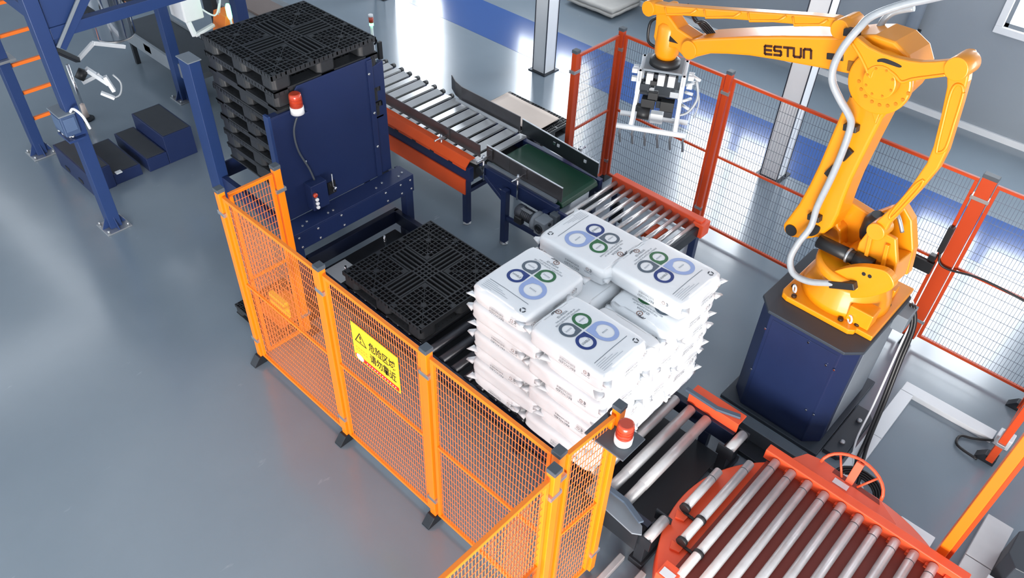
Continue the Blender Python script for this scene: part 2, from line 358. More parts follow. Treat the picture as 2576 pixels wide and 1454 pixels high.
for j in range(2):
    for i in range(5): x = SW*(.06+.055*i); y = SH*(.27+.08*j)-.0; sput(am, [(x, y), (x+SW*.03, y), (x+SW*.03, y+SH*.035), (x, y+SH*.035)], [(0,1,2,3)], 0, 0)
am.obj('small_print', PO, t)
# red beacon lamps
def beacon(x, y, z, lab, r=.055, h=.15):
    t = thing('beacon_light', lab, 'warning light', (x, y, z))
    MB().lathe((x, y, z), [(r*1.02, 0), (r*1.02, h*.34), (r*.97, h*.36)], 24).obj('lamp_base', WHITE, t)
    MB().lathe((x, y, z+h*.36), [(r*.96, 0), (r*.93, h*.5), (r*.88, h*.62), (r*.7, h*.66)], 24).obj('lens', REDL, t)
    g = MB()
    for k in range(3): g.lathe((x, y, z+h*.42+k*h*.16), [(r*.965, 0), (r*.965, .004)], 24)
    g.obj('lens_rib', mat('red_rib', srgb(170, 44, 20), .3), t)
    return t
# ------------------------------------------------------------------ pallets
PX, PY, PH = 1.12, 1.14, .165
def pallet_meshes():
    d = MB(); hx, hy = PX/2, PY/2; zt = PH
    def bx(x, w, y0, y1, h=.03, z=zt): d.box(x-w/2, x+w/2, y0, y1, z-h, z)
    def by(y, w, x0, x1, h=.03, z=zt): d.box(x0, x1, y-w/2, y+w/2, z-h, z-.0004)
    # rim
    for s in (-1, 1):
        d.box(s*hx-.012*(s > 0), s*hx+.012*(s < 0), -hy, hy, zt-.045, zt); d.box(-hx, hx, s*hy-.012*(s > 0), s*hy+.012*(s < 0), zt-.045, zt-.0004)
    g = .048; B = .115
    n = 23
    for i in range(1, n):
        x = -hx+PX*i/n; y = -hy+PY*i/n; wide = .016 if i in (3, 20, 9, 14) else .008
        if abs(x) > B:
            if abs(x) > hx-.15: bx(x, wide, -hy, hy)
            else: bx(x, wide, -hy, -B); bx(x, wide, B, hy)
        else:
            bx(x, .008, -hy, -hy+.14); bx(x, .008, hy-.14, hy)
        if abs(y) > B:
            if abs(y) > hy-.15: by(y, wide, -hx, hx)
            else: by(y, wide, -hx, -B); by(y, wide, B, hx)
        else:
            by(y, .008, -hx, -hx+.14); by(y, .008, hx-.14, hx)
    # long ribs of the centre cross
    for k in (-.098, -.05, 0, .05, .098):
        bx(k, .018, -hy+.14, -.10, .035); bx(k, .018, .10, hy-.14, .035)
        by(k, .018, -hx+.14, -.10, .035); by(k, .018, .10, hx-.14, .035)
    for k in (-.09, -.045, 0, .045, .09): bx(k, .014, -.10, .10, .02); by(k, .014, -.10, .10, .02)
    # raised diagonals and small gusset plates in the quarters
    for sx in (-1, 1):
        for sy in (-1, 1):
            c = Vector((sx*.335, sy*.335, zt-.002))
            for a in (PI/4, -PI/4): v = Vector((math.cos(a), math.sin(a), 0))*.27; d.bar(c-v, c+v, .006, .008)
            d.cbox(c, (.05, .05, .008), Matrix.Rotation(PI/4, 3, 'Z'))
            for ax, ay in ((-1,-1),(1,-1),(1,1),(-1,1)): d.cbox(c+Vector((ax*.19, ay*.19, 0)), (.045, .045, .006))
    bl = MB().prism([(-.1, -.065), (-.065, -.1), (.065, -.1), (.1, -.065), (.1, .065), (.065, .1), (-.065, .1), (-.1, .065)], lambda u, v, w: Vector((u, v, w)), .018, PH-.03)
    b = MB()
    for s in (-1, 0, 1):
        w = .07
        x = s*(hx-w); y = s*(hy-w)
        b.box(x-w, x+w, -hy, hy, 0, .018); b.box(-hx, hx, y-w, y+w, .0005, .0175)
    # small drain holes read as dark studs along the lower runners
    return d, bl, b
_d, _bl, _b = pallet_meshes()
def pallet_proto(m, md):
    t = bpy.data.objects.new('plastic_pallet', None); COL.objects.link(t); t.empty_display_size = .1
    _d.obj('top_deck', m, t); _b.obj('bottom_deck', m, t)
    me = None
    for i in (-1, 0, 1):
        for j in (-1, 0, 1):
            x = i*(PX/2-.1); y = j*(PY/2-.1)
            if me is None: o = _bl.obj('block', m, t, .012); me = o.data; o.location = (x, y, 0)
            else:
                o = bpy.data.objects.new('block', me); COL.objects.link(o); o.parent = t; o.location = (x, y, 0)
                bv = o.modifiers.new('bevel', 'BEVEL'); bv.width = .012; bv.segments = 2
    dots = MB()
    for s in (-1, 1):
        for k in range(-9, 10):
            if abs(abs(k)-4.5) < 3: dots.lathe((s*(PX/2-.035), k*.055, .0185), [(.008, 0), (.008, .001)], 8); dots.lathe((k*.055, s*(PY/2-.035), .0185), [(.008, 0), (.008, .001)], 8)
    stuff(dots.obj('drain_hole', md, t))
    return t
pp = pallet_proto(PALLETM, PALLETD)
ORD = ['topmost', 'second', 'third', 'fourth', 'fifth', 'sixth', 'seventh', 'eighth', 'ninth']
SX, SY, SZ = -1.16, 1.53, 1.01
NST = 8
for k in range(NST):
    o = pp if k == 0 else link_copy(pp)
    o.location = (SX+random.uniform(-.006, .006), SY+random.uniform(-.006, .006), SZ+(NST-1-k)*PH); o.rotation_euler.z = random.uniform(-.006, .006)
    tag(o, 'topmost black plastic pallet with open grid deck in the tall stack' if k == 0 else '%s black plastic pallet from the top of the tall stack' % ORD[k], 'pallet', 'pallets stacked in the dispenser')
ZR = .40
o = link_copy(pp); o.location = (.62, 1.52, ZR); tag(o, 'single black plastic pallet lying on the roller line left of the bags', 'pallet')
o = link_copy(pp); o.location = (2.57, 1.53, ZR); tag(o, 'black plastic pallet under the stack of white bags', 'pallet')
# ------------------------------------------------------------------ pallet dispenser
t = thing('pallet_dispenser', 'tall navy steel pallet dispenser machine holding the black pallet stack', 'machine', (SX, SY, 0))
YZ = lambda x: (lambda u, v, w: Vector((w, u, v)))
MB().prism([(.87, .86), (.87, 1.96), (1.10, 1.96), (1.10, 2.08), (1.18, 2.17), (2.0, 2.17), (2.0, .86)], YZ(0), -.60, -.585).obj('front_panel', NAVY, t, .003)
MB().prism([(2.0, .86), (2.0, 2.05), (2.15, 2.08), (2.15, .86)], YZ(0), -.64, -.60).obj('side_panel', NAVY, t, .003)
MB().box(-.66, -.585, .84, .87, .86, 1.99).obj('panel_flange', NAVYL, t, .003)
MB().box(-.66, -.585, .87, 1.18, 1.96, 1.972).obj('panel_lip', NAVY, t, .002)
MB().box(-.62, -.57, 1.94, 2.0, .86, 2.15).obj('panel_rib', NAVY, t, .004)
MB().box(-.58, -.36, .73, 2.24, .845, .86).obj('ledge', NAVY, t, .003)
MB().box(-.372, -.36, .73, 2.24, .655, .845).obj('front_beam', NAVY, t, .003)
MB().box(-.62, -.50, 2.20, 2.24, .655, .845).obj('beam_return', NAVY, t, .003)
for y in (.79, 2.18):
    MB().box(-.46, -.37, y-.05, y+.05, .02, .655).obj('leg', NAVY, t, .004)
    MB().box(-.50, -.33, y-.08, y+.08, 0, .02).obj('foot_plate', ZINC, t, .003)
    yb = .86 if y < 1 else 2.18
    MB().box(-1.77, -.37, yb-.03, yb+.03, .655, .80).obj('side_beam', NAVY, t, .004)
MB().box(-1.94, -1.92, .83, 2.14, .655, .845).obj('rear_beam', NAVY, t, .003)
MB().box(-1.96, -1.76, .79, .91, .02, 2.08).obj('corner_column', NAVYL, t, .006)
MB().box(-1.97, -1.75, .78, .92, 2.08, 2.09).obj('column_cap', GREYP, t)
MB().box(-1.90, -1.80, 2.16, 2.27, .02, 2.08).obj('corner_column', NAVYL, t, .006)
for s in (-1, 1):
    MB().box(-1.78, -.64, SY+s*.30-.06, SY+s*.30+.06, .92, SZ-.002).obj('lifting_arm', DARK, t, .004)
    MB().box(-1.86, -.60, SY+s*.30-.03, SY+s*.30+.03, .82, .92).obj('arm_bracket', NAVYD, t, .004)
bm_ = MB()
for y, z in [(.80,.81),(.82,.69),(1.02,.81),(1.03,.69),(1.30,.82),(1.32,.69),(1.86,.81),(1.88,.70),(2.06,.81),(2.07,.70),(2.19,.81),(2.2,.70)]: bm_.lathe((-.36, y, z), [(.012, 0), (.012, .008), (.006, .012)], 8, 'x')
for y, z in [(1.95,2.02),(1.97,1.6),(1.97,1.22),(1.13,1.42)]: bm_.lathe((-.57, y, z), [(.013, 0), (.013, .008), (.006, .012)], 8, 'x')
for y in (.9, .97, 1.2, 1.26, 1.8, 1.9, 2.1, 2.17): bm_.lathe((-.43-.03*(int(y*100) % 3), y, .86), [(.011, 0), (.011, .01)], 8)
stuff(bm_.obj('bolt_head', ZINC, t))
br = MB().box(-.585, -.50, 1.06, 1.20, 1.935, 1.945).obj('lamp_bracket', NAVY, t, .002)
MB().tube([(-.545, 1.12, 1.935), (-.56, 1.06, 1.78), (-.56, 1.07, 1.57), (-.56, 1.15, 1.34), (-.55, 1.18, 1.20)], .009).obj('lamp_cable', CAPG, t)
cb = MB().box(-.585, -.47, 1.08, 1.26, .92, 1.20).obj('control_box', NAVY, t, .005)
for i, (z, m) in enumerate([(1.10, REDL), (1.045, WHITE), (1.0, WHITE), (.955, WHITE)]):
    MB().lathe((-.47, 1.12 if i else 1.11, z), [(.018 if i else .024, 0), (.018 if i else .024, .02), (.01, .026)], 12, 'x').obj('push_button', m, cb)
sn = MB().box(-.584, -.578, 1.335, 1.425, .93, 1.07).obj('sensor_slot', BLACK, t)
MB().cyl((-.57, 1.39, .95), (-.57, 1.39, 1.16), .006, 8).obj('sensor_rod', ZINC, t)
MB().lathe((-.575, 1.395, 1.0), [(.018, 0), (.018, .035), (.008, .045)], 12, 'x').obj('sensor_head', CHROME, t)
MB().cyl((-.52, 1.40, .862), (-.52, 1.48, .862), .004, 6)
beacon(-.545, 1.12, 1.946, 'red and white warning beacon on the navy pallet dispenser panel', .06, .19)
t = beacon(3.655, .41, 1.80, 'red warning beacon on a bracket at the right fence post', .055, .165)
MB().box(3.45, 3.74, .30, .52, 1.786, 1.799).obj('bracket', CAPG, t, .003)
MB().tube([(3.52, .48, 1.80), (3.49, .47, 1.87), (3.50, .50, 1.90)], .008).obj('cable', CABLE, t)
# ------------------------------------------------------------------ pallet roller line
t = thing('pallet_conveyor', 'dark low roller conveyor carrying the pallets past the fence', 'conveyor', (1.6, 1.53, 0))
for y in (.925, 2.115): MB().box(-.55, 3.74, y-.03, y+.03, .21, .37).obj('side_rail', NAVYD, t, .004)
MB().box(-.58, -.52, .90, 2.14, .21, .37).obj('end_rail', NAVYD, t, .004)
MB().box(.02, .08, .96, 2.08, .21, .36).obj('cross_beam', DARK, t, .004)
MB().box(-.50, .02, 1.0, 2.05, .14, .16).obj('pan', DARK, t, .003)
MB().box(-.47, -.20, 1.04, 1.34, .16, .165).obj('inspection_plate', ALU, t, .002)
for x, y in ((-.2, 1.16), (-.12, 1.38), (-.3, 1.75)): MB().cyl((x, y, .16), (x, y, .34), .012, 10).obj('guide_pin', CHROME, t)
me = None
for i in range(22):
    x = .17+.158*i; si = i >= 18
    r = MB().cyl((0, -.56, 0), (0, .56, 0), .044, 20)
    if si: r.cyl((0, -.35, 0), (0, .30, 0), .0465, 20)
    if i in (0, 18): me = None
    if me is None: o = r.obj('roller', STEEL if si else DARKROLL, t); o.location = (x-1.6, -.01, ZR-.045); o.matrix_parent_inverse = Matrix.Identity(4); me = o.data
    else: o = shared('roller', me, t, (x-1.6, -.01, ZR-.045))
for x in (-.4, 1.2, 2.4, 3.5):
    for y in (.925, 2.115): MB().box(x-.04, x+.04, y-.035, y+.035, 0, .21).obj('leg', NAVYD, t, .003)
MB().box(-.5, 3.7, .97, 2.07, .05, .06).obj('drip_pan', mat('drip_pan_steel', srgb(40, 44, 50), .5, .3), t)
MB().box(.4, 3.6, 2.145, 2.155, .3, .36).obj('chain_guard', GREENB, t)
# end stops and guide rollers at the exit
def guide(y, s, lab):
    g = thing('guide_plate', lab, 'guide', (3.5, y, ZR))
    if s > 0:
        MB().box(3.26, 3.74, y, y+.13, ZR+.06, ZR+.075).obj('top_plate', TT_ORANGE, g, .003)
        MB().box(3.26, 3.74, y, y+.012, ZR-.06, ZR+.06).obj('side_plate', TT_ORANGE, g, .002)
    else:
        MB().prism([(3.22, y-.12), (3.22, y), (3.55, y), (3.72, y-.06), (3.76, y-.12), (3.70, y-.16)], lambda u, v, w: Vector((u, v, w)), ZR+.02, ZR+.035).obj('top_plate', GREYP, g, .003)
        MB().box(3.22, 3.74, y-.14, y-.125, ZR-.18, ZR+.02).obj('side_plate', DARK, g, .002)
    MB().prism([(3.22, y-s*.01), (3.22, y+s*.03), (3.52, y+s*.03), (3.70, y+s*.09), (3.72, y+s*.055), (3.53, y-s*.01)], lambda u, v, w: Vector((u, v, w)), ZR+.076, ZR+.10).obj('guide_strip', mat('slate_strip', srgb(74, 88, 104), .45), g, .003)
guide(2.12, 1, 'orange stop plate with slate strip at the far side of the exit rollers')
guide(.90, -1, 'grey bent guide plate on the fence side of the exit rollers')
def stub(y0, y1, lab):
    g = thing('stub_roller', lab, 'roller', (3.78, (y0+y1)/2, 0))
    MB().cyl((3.79, y0, .36), (3.79, y1, .36), .042, 20).obj('barrel', STEEL, g)
    for y in (y0-.008, y1+.008):
        MB().box(3.70, 3.84, y-.006, y+.006, .28, .40).obj('bracket', DARK, g, .002)
    MB().box(3.72, 3.80, y0, y1, .06, .30).obj('stand', DARK, g, .004)
    MB().box(3.70, 3.82, y0-.02, y1+.02, 0, .06).obj('base', DARK, g, .004)
stub(1.92, 2.16, 'short steel roller on a dark bracket between exit line and turntable rail')
stub(.80, 1.05, 'short steel roller on a dark bracket beside the fence corner')
t = thing('floor_rail', 'pair of worn steel rails on the floor beside the turntable', 'rail', (3.85, .35, 0))
for x in (3.66, 3.86): MB().box(x-.025, x+.025, -.6, .76, 0, .06).obj('rail_bar', STEEL, t, .006)
# ------------------------------------------------------------------ bags
BL, BWD, BT = .72, .55, .155
TP = 9.
def rbox(a, b, c, L, Wd, T):
    n = (abs(a)**TP+abs(b)**TP+abs(c)**TP)**(1/TP)
    return Vector((a/n*L/2, b/n*Wd/2, c/n*T/2))
def wr(x, y, sd): return .0045*noise.noise(Vector((x*5+sd*3.1, y*5+sd, sd*1.7)))+.0022*noise.noise(Vector((x*14+sd, y*14-sd, 3.+sd)))
def topz(x, y, sd, L, Wd):
    u = min(1, abs(x)/(L/2)); v = min(1, abs(y)/(Wd/2))
    return BT*1.05/2*max(0, 1-u**TP-v**TP)**(1/TP)+.010*(1-u*u)*(1-v*v)+wr(x, y, sd)
def bag_mesh(sd, L=BL, Wd=BWD):
    b = MB(); NX, NY, NZ = 30, 22, 8
    idx = {}; V = []; F = []
    def vid(i, j, k):
        key = (i, j, k)
        if key in idx: return idx[key]
        a, bb, c = 2*i/NX-1, 2*j/NY-1, 2*k/NZ-1
        # concentrate samples near edges
        e = lambda q: math.copysign(abs(q)**.72, q) if abs(q) > 0 else 0
        p = rbox(e(a), e(bb), e(c), L, Wd, BT*1.05)
        u, v = p.x/(L/2), p.y/(Wd/2)
        if c > 0: p.z += (.010*(1-u*u)*(1-v*v)+wr(p.x, p.y, sd))*min(1, p.z/(BT*.4))
        s = .017*noise.noise(Vector((p.x*6+sd, p.z*22, p.y*6+sd*2)))+.006*noise.noise(Vector((p.x*16, p.z*40+sd, p.y*16)))
        if abs(v) > .9: p.y += s*(1-abs(p.z)/(BT*.5))*1.
        if abs(u) > .9:
            p.x += s*1.2*(1-abs(p.z)/(BT*.5)); p.x -= math.copysign(.018*abs(p.z)/(BT*.5), p.x)
        idx[key] = len(V); V.append(p); return idx[key]
    for i in range(NX):
        for j in range(NY): F.append((vid(i,j,0), vid(i,j+1,0), vid(i+1,j+1,0), vid(i+1,j,0))); F.append((vid(i,j,NZ), vid(i+1,j,NZ), vid(i+1,j+1,NZ), vid(i,j+1,NZ)))
    for i in range(NX):
        for k in range(NZ): F.append((vid(i,0,k), vid(i+1,0,k), vid(i+1,0,k+1), vid(i,0,k+1))); F.append((vid(i,NY,k), vid(i,NY,k+1), vid(i+1,NY,k+1), vid(i+1,NY,k)))
    for j in range(NY):
        for k in range(NZ): F.append((vid(0,j,k), vid(0,j,k+1), vid(0,j+1,k+1), vid(0,j+1,k))); F.append((vid(NX,j,k), vid(NX,j+1,k), vid(NX,j+1,k+1), vid(NX,j,k+1)))
    b.add(V, F, True)
    # sewn ear tips at the corners and a thin end seam
    rr = random.Random(sd)
    for sx in (-1, 1):
        for sy in (-1, 1):
            z = rr.uniform(-.01, .03); ex = rr.uniform(.022, .045); ey = rr.uniform(-.01, .02); zz = z+rr.uniform(0, .025)
            b0 = Vector((sx*(L/2-.03), sy*(Wd/2-.005), z)); b1 = Vector((sx*(L/2-.012), sy*(Wd/2-.09), z))
            tip = Vector((sx*(L/2+ex), sy*(Wd/2+ey), zz)); tip2 = tip+Vector((0, -sy*.022, .006))
            up = Vector((0,0,.016))
            b.add([b0-up, b0+up, b1+up*.5, b1-up*.5, tip, tip2], [(0,1,4),(1,2,5,4),(2,3,5),(3,0,4,5),(0,3,2,1)], True)
    return b
BAGM = mat('white_woven_bag', srgb(232, 235, 238), .42, var=.02, scale=3, bump=.12, bscale=18)
P_LB = print_mat('light_blue', srgb(150, 170, 216)); P_NV = print_mat('navy', srgb(30, 56, 122)); P_GN = print_mat('green', srgb(44, 104, 66)); P_GY = print_mat('slate', srgb(84, 98, 112)); P_DK = print_mat('dark_grey', srgb(58, 66, 76)); P_LN = print_mat('line_grey', srgb(168, 175, 184)); P_BR = print_mat('brown', srgb(140, 112, 104))
def petal(R, d, ang, tipgap=.012):
    "drop shaped ring: outer circle radius R at distance d with a point toward the origin; returns outer+inner loops"
    n = 36; out = []; inn = []
    ri = R*.67; ta = math.acos(min(1, R/(d-tipgap)))
    for i in range(n):
        a = PI-ta+ (2*ta)*0 if False else None
    A0 = PI-ta
    for i in range(n+1):
        a = -A0+2*A0*i/n; out.append((d+R*math.cos(a), R*math.sin(a)))
    out.append((tipgap, 0))
    m = len(out)
    for i in range(m):
        x, y = out[i]; a = math.atan2(y, x-d); inn.append((d+.01*R+ri*math.cos(a), ri*math.sin(a)))
    c, s = math.cos(ang), math.sin(ang)
    rot = lambda p: (p[0]*c-p[1]*s, p[0]*s+p[1]*c)
    return [rot(p) for p in out], [rot(p) for p in inn]
TXT = {}
def txt(body, size):
    if (body, size) not in TXT: TXT[(body, size)] = text2d(body, size)
    return TXT[(body, size)]
def bag_print(sd, L, Wd, full=True):
    "flat print following the bag's top: X is the long axis, the emblem sits at -X"
    g = [MB() for _ in range(4)]; tmesh = MB()
    def put(mb, pts, faces, mi): mb.cur = mi; mb.add([(x, y, topz(x, y, sd, L, Wd)+.0022) for x, y in pts], faces)
    cx, cy = -.040, -.01
    for ang, R, d, mi in ((PI*.25, .104, .154, 0), (-PI*.25, .076, .115, 1), (PI*.75, .073, .110, 2), (-PI*.75, .073, .110, 3)):
        o, i = petal(R, d, ang); m = len(o)
        mid = [((a[0]+b[0])/2, (a[1]+b[1])/2) for a, b in zip(o, i)]
        pts = [(cx+x, cy+y) for x, y in o+mid+i]
        put(g[mi], pts, [(k, (k+1) % m, m+(k+1) % m, m+k) for k in range(m)]+[(m+k, m+(k+1) % m, 2*m+(k+1) % m, 2*m+k) for k in range(m)], 0)
    def ttext(body, size, x, y, mi):
        v, f = txt(body, size); put(tmesh, [(x-q, y+p) for p, q in v], f, mi)   # letters' top toward -X, reading along +Y
    for body, ang, d in (('VIABLE', -PI*.25, .115),):
        ttext(body, .028, cx+d*math.cos(ang), cy+d*math.sin(ang), 1)
    ttext('ID-INDIA', .029, -.252, .01, 1); ttext('THE LEADING SUPPLIER OF', .0185, -.224, .01, 1); ttext('RECYCLED PLASTIC SOLUTIONS', .0195, -.200, .01, 1)
    # the other three rings carry print too fine to read: short grey dashes
    for ang, d in ((PI*.75, .110), (-PI*.75, .110), (PI*.25, .154)):
        for k in range(5):
            x_, y_ = cx+d*math.cos(ang), cy+d*math.sin(ang)-.03+.013*k; put(tmesh, [(x_-.006, y_), (x_+.006, y_), (x_+.006, y_+.008), (x_-.006, y_+.008)], [(0, 1, 2, 3)], 3)
    def arc(x, y, r, w, a0, a1, mi, n=14):
        P = [(x+rr*math.cos(a0+(a1-a0)*k/n), y+rr*math.sin(a0+(a1-a0)*k/n)) for rr in (r, r-w) for k in range(n+1)]
        put(tmesh, P, [(k, k+1, n+2+k, n+1+k) for k in range(n)], mi)
    arc(-.292, .014, .026, .008, 0, 2*PI, 2, 20); arc(-.292, .014, .007, .007, 0, 2*PI, 2, 10)
    arc(-.292, -.008, .030, .006, PI*.62, PI*1.38, 0); arc(-.292, -.024, .030, .006, PI*.62, PI*1.38, 0)
    # NOTE arcs open toward the ring
    ln = lambda x, y0, y1, w, mi: put(tmesh, [(x-w/2, y0+(y1-y0)*k/8) for k in range(9)]+[(x+w/2, y0+(y1-y0)*k/8) for k in range(9)], [(k, k+1, 10+k, 9+k) for k in range(8)], mi)
    ln(.205, -.21, .18, .004, 1)
    for k, l in enumerate((.11, .17, .21, .25, .10)): ln(.225+.016*k, -.215, -.215+l, .0035, 3)
    for k in range(3): a = 2*PI*k/3+.3; arc(.275, .19, .024, .010, a+.15, a+1.75, 0, 6)
    return g, tmesh
def side_print(sd, L, Wd, end=False):
    s = MB()
    H = (BT/2)
    for sg in (-1, 1):
        def put(pts, faces, mi):
            s.cur = mi; P = []
            for x, z in pts:
                w = min(1, abs(z)/H)
                if end: u = min(1, abs(x)/(Wd/2)); yy = L/2*max(0, 1-u**TP-w**TP)**(1/TP)+.012; P.append((sg*yy, sg*x, z))
                else: u = min(1, abs(x)/(L/2)); yy = Wd/2*max(0, 1-u**TP-w**TP)**(1/TP)+.008; P.append((-sg*x, sg*yy, z))
            s.add(P, faces)
        x0 = .03 if not end else .02
        for body, size, z in (('RECYCLED', .031, -.022), ('SUSTAINABLE', .023, .010)):
            v, f = txt(body, size); put([(x0-p*1., z-q) for p, q in v], f, 0)
        v, f = txt('ID-INDIA', .018); put([(x0+.16-p, .002-q) for p, q in v], f, 1)
        n = 14
        for r, w in ((.014, .004),): put([(x0+.16-.008+rr*math.cos(2*PI*k/n), .03+rr*math.sin(2*PI*k/n)) for rr in (r, r-w) for k in range(n)], [(k, (k+1) % n, n+(k+1) % n, n+k) for k in range(n)], 2)
        for q in (0, .008): put([(x0+.168+q+rr*math.cos(a), .03+rr*math.sin(a)) for rr in (.018, .014) for a in [-PI*.35+PI*.7*k/6 for k in range(7)]], [(k, k+1, 8+k, 7+k) for k in range(6)], 0)
    return s
NV = 5
bag_me = []; top_me = []; side_me = []; end_me = []
for sd in range(NV):
    o = bag_mesh(sd+1).obj('tmp', BAGM); bag_me.append(o.data); bpy.data.objects.remove(o)
    g, tx = bag_print(sd+1, BL, BWD)
    pt = []
    for q_, m_ in zip(g, (P_LB, P_NV, P_GN, P_GY)): a = q_.obj('tmp', m_); pt.append(a.data); bpy.data.objects.remove(a)
    b = tx.obj('tmp', [P_DK, P_GY, P_BR, P_LN]); top_me.append((pt, b.data)); bpy.data.objects.remove(b)
    a = side_print(sd+1, BL, BWD).obj('tmp', [P_DK, P_GY, P_BR]); side_me.append(a.data); bpy.data.objects.remove(a)
    a = side_print(sd+1, BL, BWD, True).obj('tmp', [P_DK, P_GY, P_BR]); end_me.append(a.data); bpy.data.objects.remove(a)
def bag(x, y, z, ang, label, top=False, sd=0, tilt=(0, 0), w=1., side=True):
    t = thing('bag', label, 'bag', (x, y, z), 'white bags stacked on the pallet'); t.rotation_euler = (tilt[0], tilt[1], ang); t.scale = (1, w, 1)
    shared('sack', bag_me[sd], t)
    if top:
        for q_ in top_me[sd][0]: shared('emblem_petal', q_, t)
        stuff(shared('text_print', top_me[sd][1], t))
    if side: stuff(shared('side_print', side_me[sd], t)); stuff(shared('end_print', end_me[sd], t))
    return t
Z0 = ZR+PH; LYR = ['top', 'second', 'third', 'fourth', 'fifth', 'sixth', 'seventh']
NL = 7
for k in range(NL):
    z = Z0+BT*(NL-1-k)+BT/2; first = k == 0; top = k < 2
    j = lambda: random.uniform(-.010, .010)
    L_ = LYR[k]+' layer from the top' if k else 'top layer'
    if k % 2 == 0:
        bag(2.20+j(), 1.205+j(), z, -PI/2+j(), ('white printed bag at the left front of the top layer, emblem toward the gap' if first else 'white bag at the left front, %s' % L_), top, k % NV)
        if first: bag(2.20, 1.935, z-.006, PI+.01, 'white printed bag at the back of the top layer, partly under its neighbour', top, 3, (0, .02))
        bag(2.86+j(), 1.085+j(), z, j(), ('white printed bag at the front corner of the top layer beside the fence' if first else 'white bag at the front corner, %s' % L_), top, (k+1) % NV, w=.92)
        if not first: bag(2.86+j(), 1.575+j(), z, j(), 'white bag in the middle of the turntable side, %s' % L_, top, (k+2) % NV, w=.88)
        bag(2.855+j(), 2.02+j(), z+(.02 if first else 0), j(), ('white printed bag at the right of the top layer nearest the robot pedestal' if first else 'white bag at the robot side corner, %s' % L_), top, (k+4) % NV, (0, -.025 if first else 0), w=1.0 if first else .9)
    else:
        bag(2.28+j(), 1.10+j(), z, PI+j(), 'white bag lying lengthwise at the left front, %s' % L_, False, (k+2) % NV, w=.94, side=False)
        bag(2.93+j(), 1.20+j(), z, PI/2+j(), 'white bag end on to the fence at the corner, %s' % L_, False, k % NV, side=False)
        bag(2.93+j(), 1.93+j(), z, PI/2+j(), ('white printed bag showing through the gap in the second layer from the top' if k == 1 else 'white bag on the turntable side near the robot, %s' % L_), top, (k+3) % NV)
        if k == 1: bag(2.25, 1.64, z-.01, PI, 'white bag deep in the gap in the middle of the stack', False, 2, w=.94)
# ------------------------------------------------------------------ palletizing robot
J = Vector((3.83, 3.32, 0)); TH = math.radians(175)
RD = Vector((math.cos(TH), math.sin(TH), 0)); RN = Vector((-RD.y, RD.x, 0))       # along the arm / toward the viewer's side
def RP(s, z, l): return J+RD*s+RN*l+Vector((0, 0, z))
def tr(px, py, l):
    v = ray(px, py); k = ((J-CAM).dot(RN)+l)/v.dot(RN); P = CAM+v*k
    return ((P-J).dot(RD), P.z)
def trl(pts, l): return [tr(x, y, l) for x, y in pts]
def spline(pts, n=4, closed=True):
    P = [Vector((a, b)) for a, b in pts]; Q = []; m = len(P)
    for i in range(m if closed else m-1):
        p0, p1, p2, p3 = (P[(i-1) % m], P[i], P[(i+1) % m], P[(i+2) % m])
        for k in range(n):
            t = k/n; q = .5*((2*p1)+(p2-p0)*t+(2*p0-5*p1+4*p2-p3)*t*t+(3*p1-p0-3*p2+p3)*t**3); Q.append((q.x, q.y))
    return Q
def disc(mb, px, py, l0, l1, r, n=28, lr=None):
    s, z = tr(px, py, lr if lr is not None else l1); return mb.cyl(RP(s, z, l0), RP(s, z, l1), r, n)
def rimline(pts, l, closed=True, r=.011):
    P = trl(pts, l); P = P+[P[0]] if closed else P
    return MB().tube([RP(a, b, l) for a, b in P], r, 8)
# pedestal
t = thing('robot_pedestal', 'dark navy steel pedestal under the yellow robot', 'pedestal', (3.80, 3.25, 0))
cxy = [(3.37, 2.86), (3.50, 2.72), (4.12, 2.72), (4.23, 2.83), (4.23, 3.68), (4.12, 3.80), (3.50, 3.80), (3.37, 3.68)]
MB().prism(cxy, lambda u, v, w: Vector((u, v, w)), .04, 1.17).obj('body', mat('pedestal_navy', srgb(24, 36, 70), .38, var=.12), t, .006)
MB().prism([(x+(.02 if x > 3.8 else -.02), y+(.02 if y > 3.2 else -.02)) for x, y in cxy], lambda u, v, w: Vector((u, v, w)), 1.17, 1.20).obj('top_plate', mat('slate_plate', srgb(52, 60, 70), .5, .2), t, .006)
MB().box(3.32, 4.28, 2.68, 3.85, 0, .04).obj('base_plate', mat('slate_plate', (0,0,0)), t, .006)
MB().box(3.53, 4.10, 2.716, 2.72, .06, 1.12).obj('front_cover', MATS['pedestal_navy'], t, .002)
MB().box(4.23, 4.236, 2.92, 3.62, .10, 1.08).obj('side_cover', GREYP, t, .004)  # grey panel paints the reflection on the navy pedestal's side
b_ = MB()
for x, z in ((4.05, .98), (4.12, .98), (4.05, .42), (4.12, .42), (3.86, 1.1), (3.5, 1.0), (3.5, .5)): b_.lathe((x, 2.712, z), [(.009, 0), (.009, -.008)], 8, 'y')
stuff(b_.obj('bolt_head', CHROME, t))
MB().prism([(4.29, 2.78), (4.42, 2.78), (4.46, 2.83), (4.46, 3.38), (4.40, 3.46), (4.29, 3.46)], lambda u, v, w: Vector((u, v, w)), .0, .05).obj('anchor_strip', mat('dark_anchor', srgb(48, 54, 62), .5), t, .004)
for y in (2.95, 3.28): MB().lathe((4.38, y, .05), [(.025, 0), (.025, .02), (.012, .03)], 10).obj('anchor_bolt', ZINC, t)
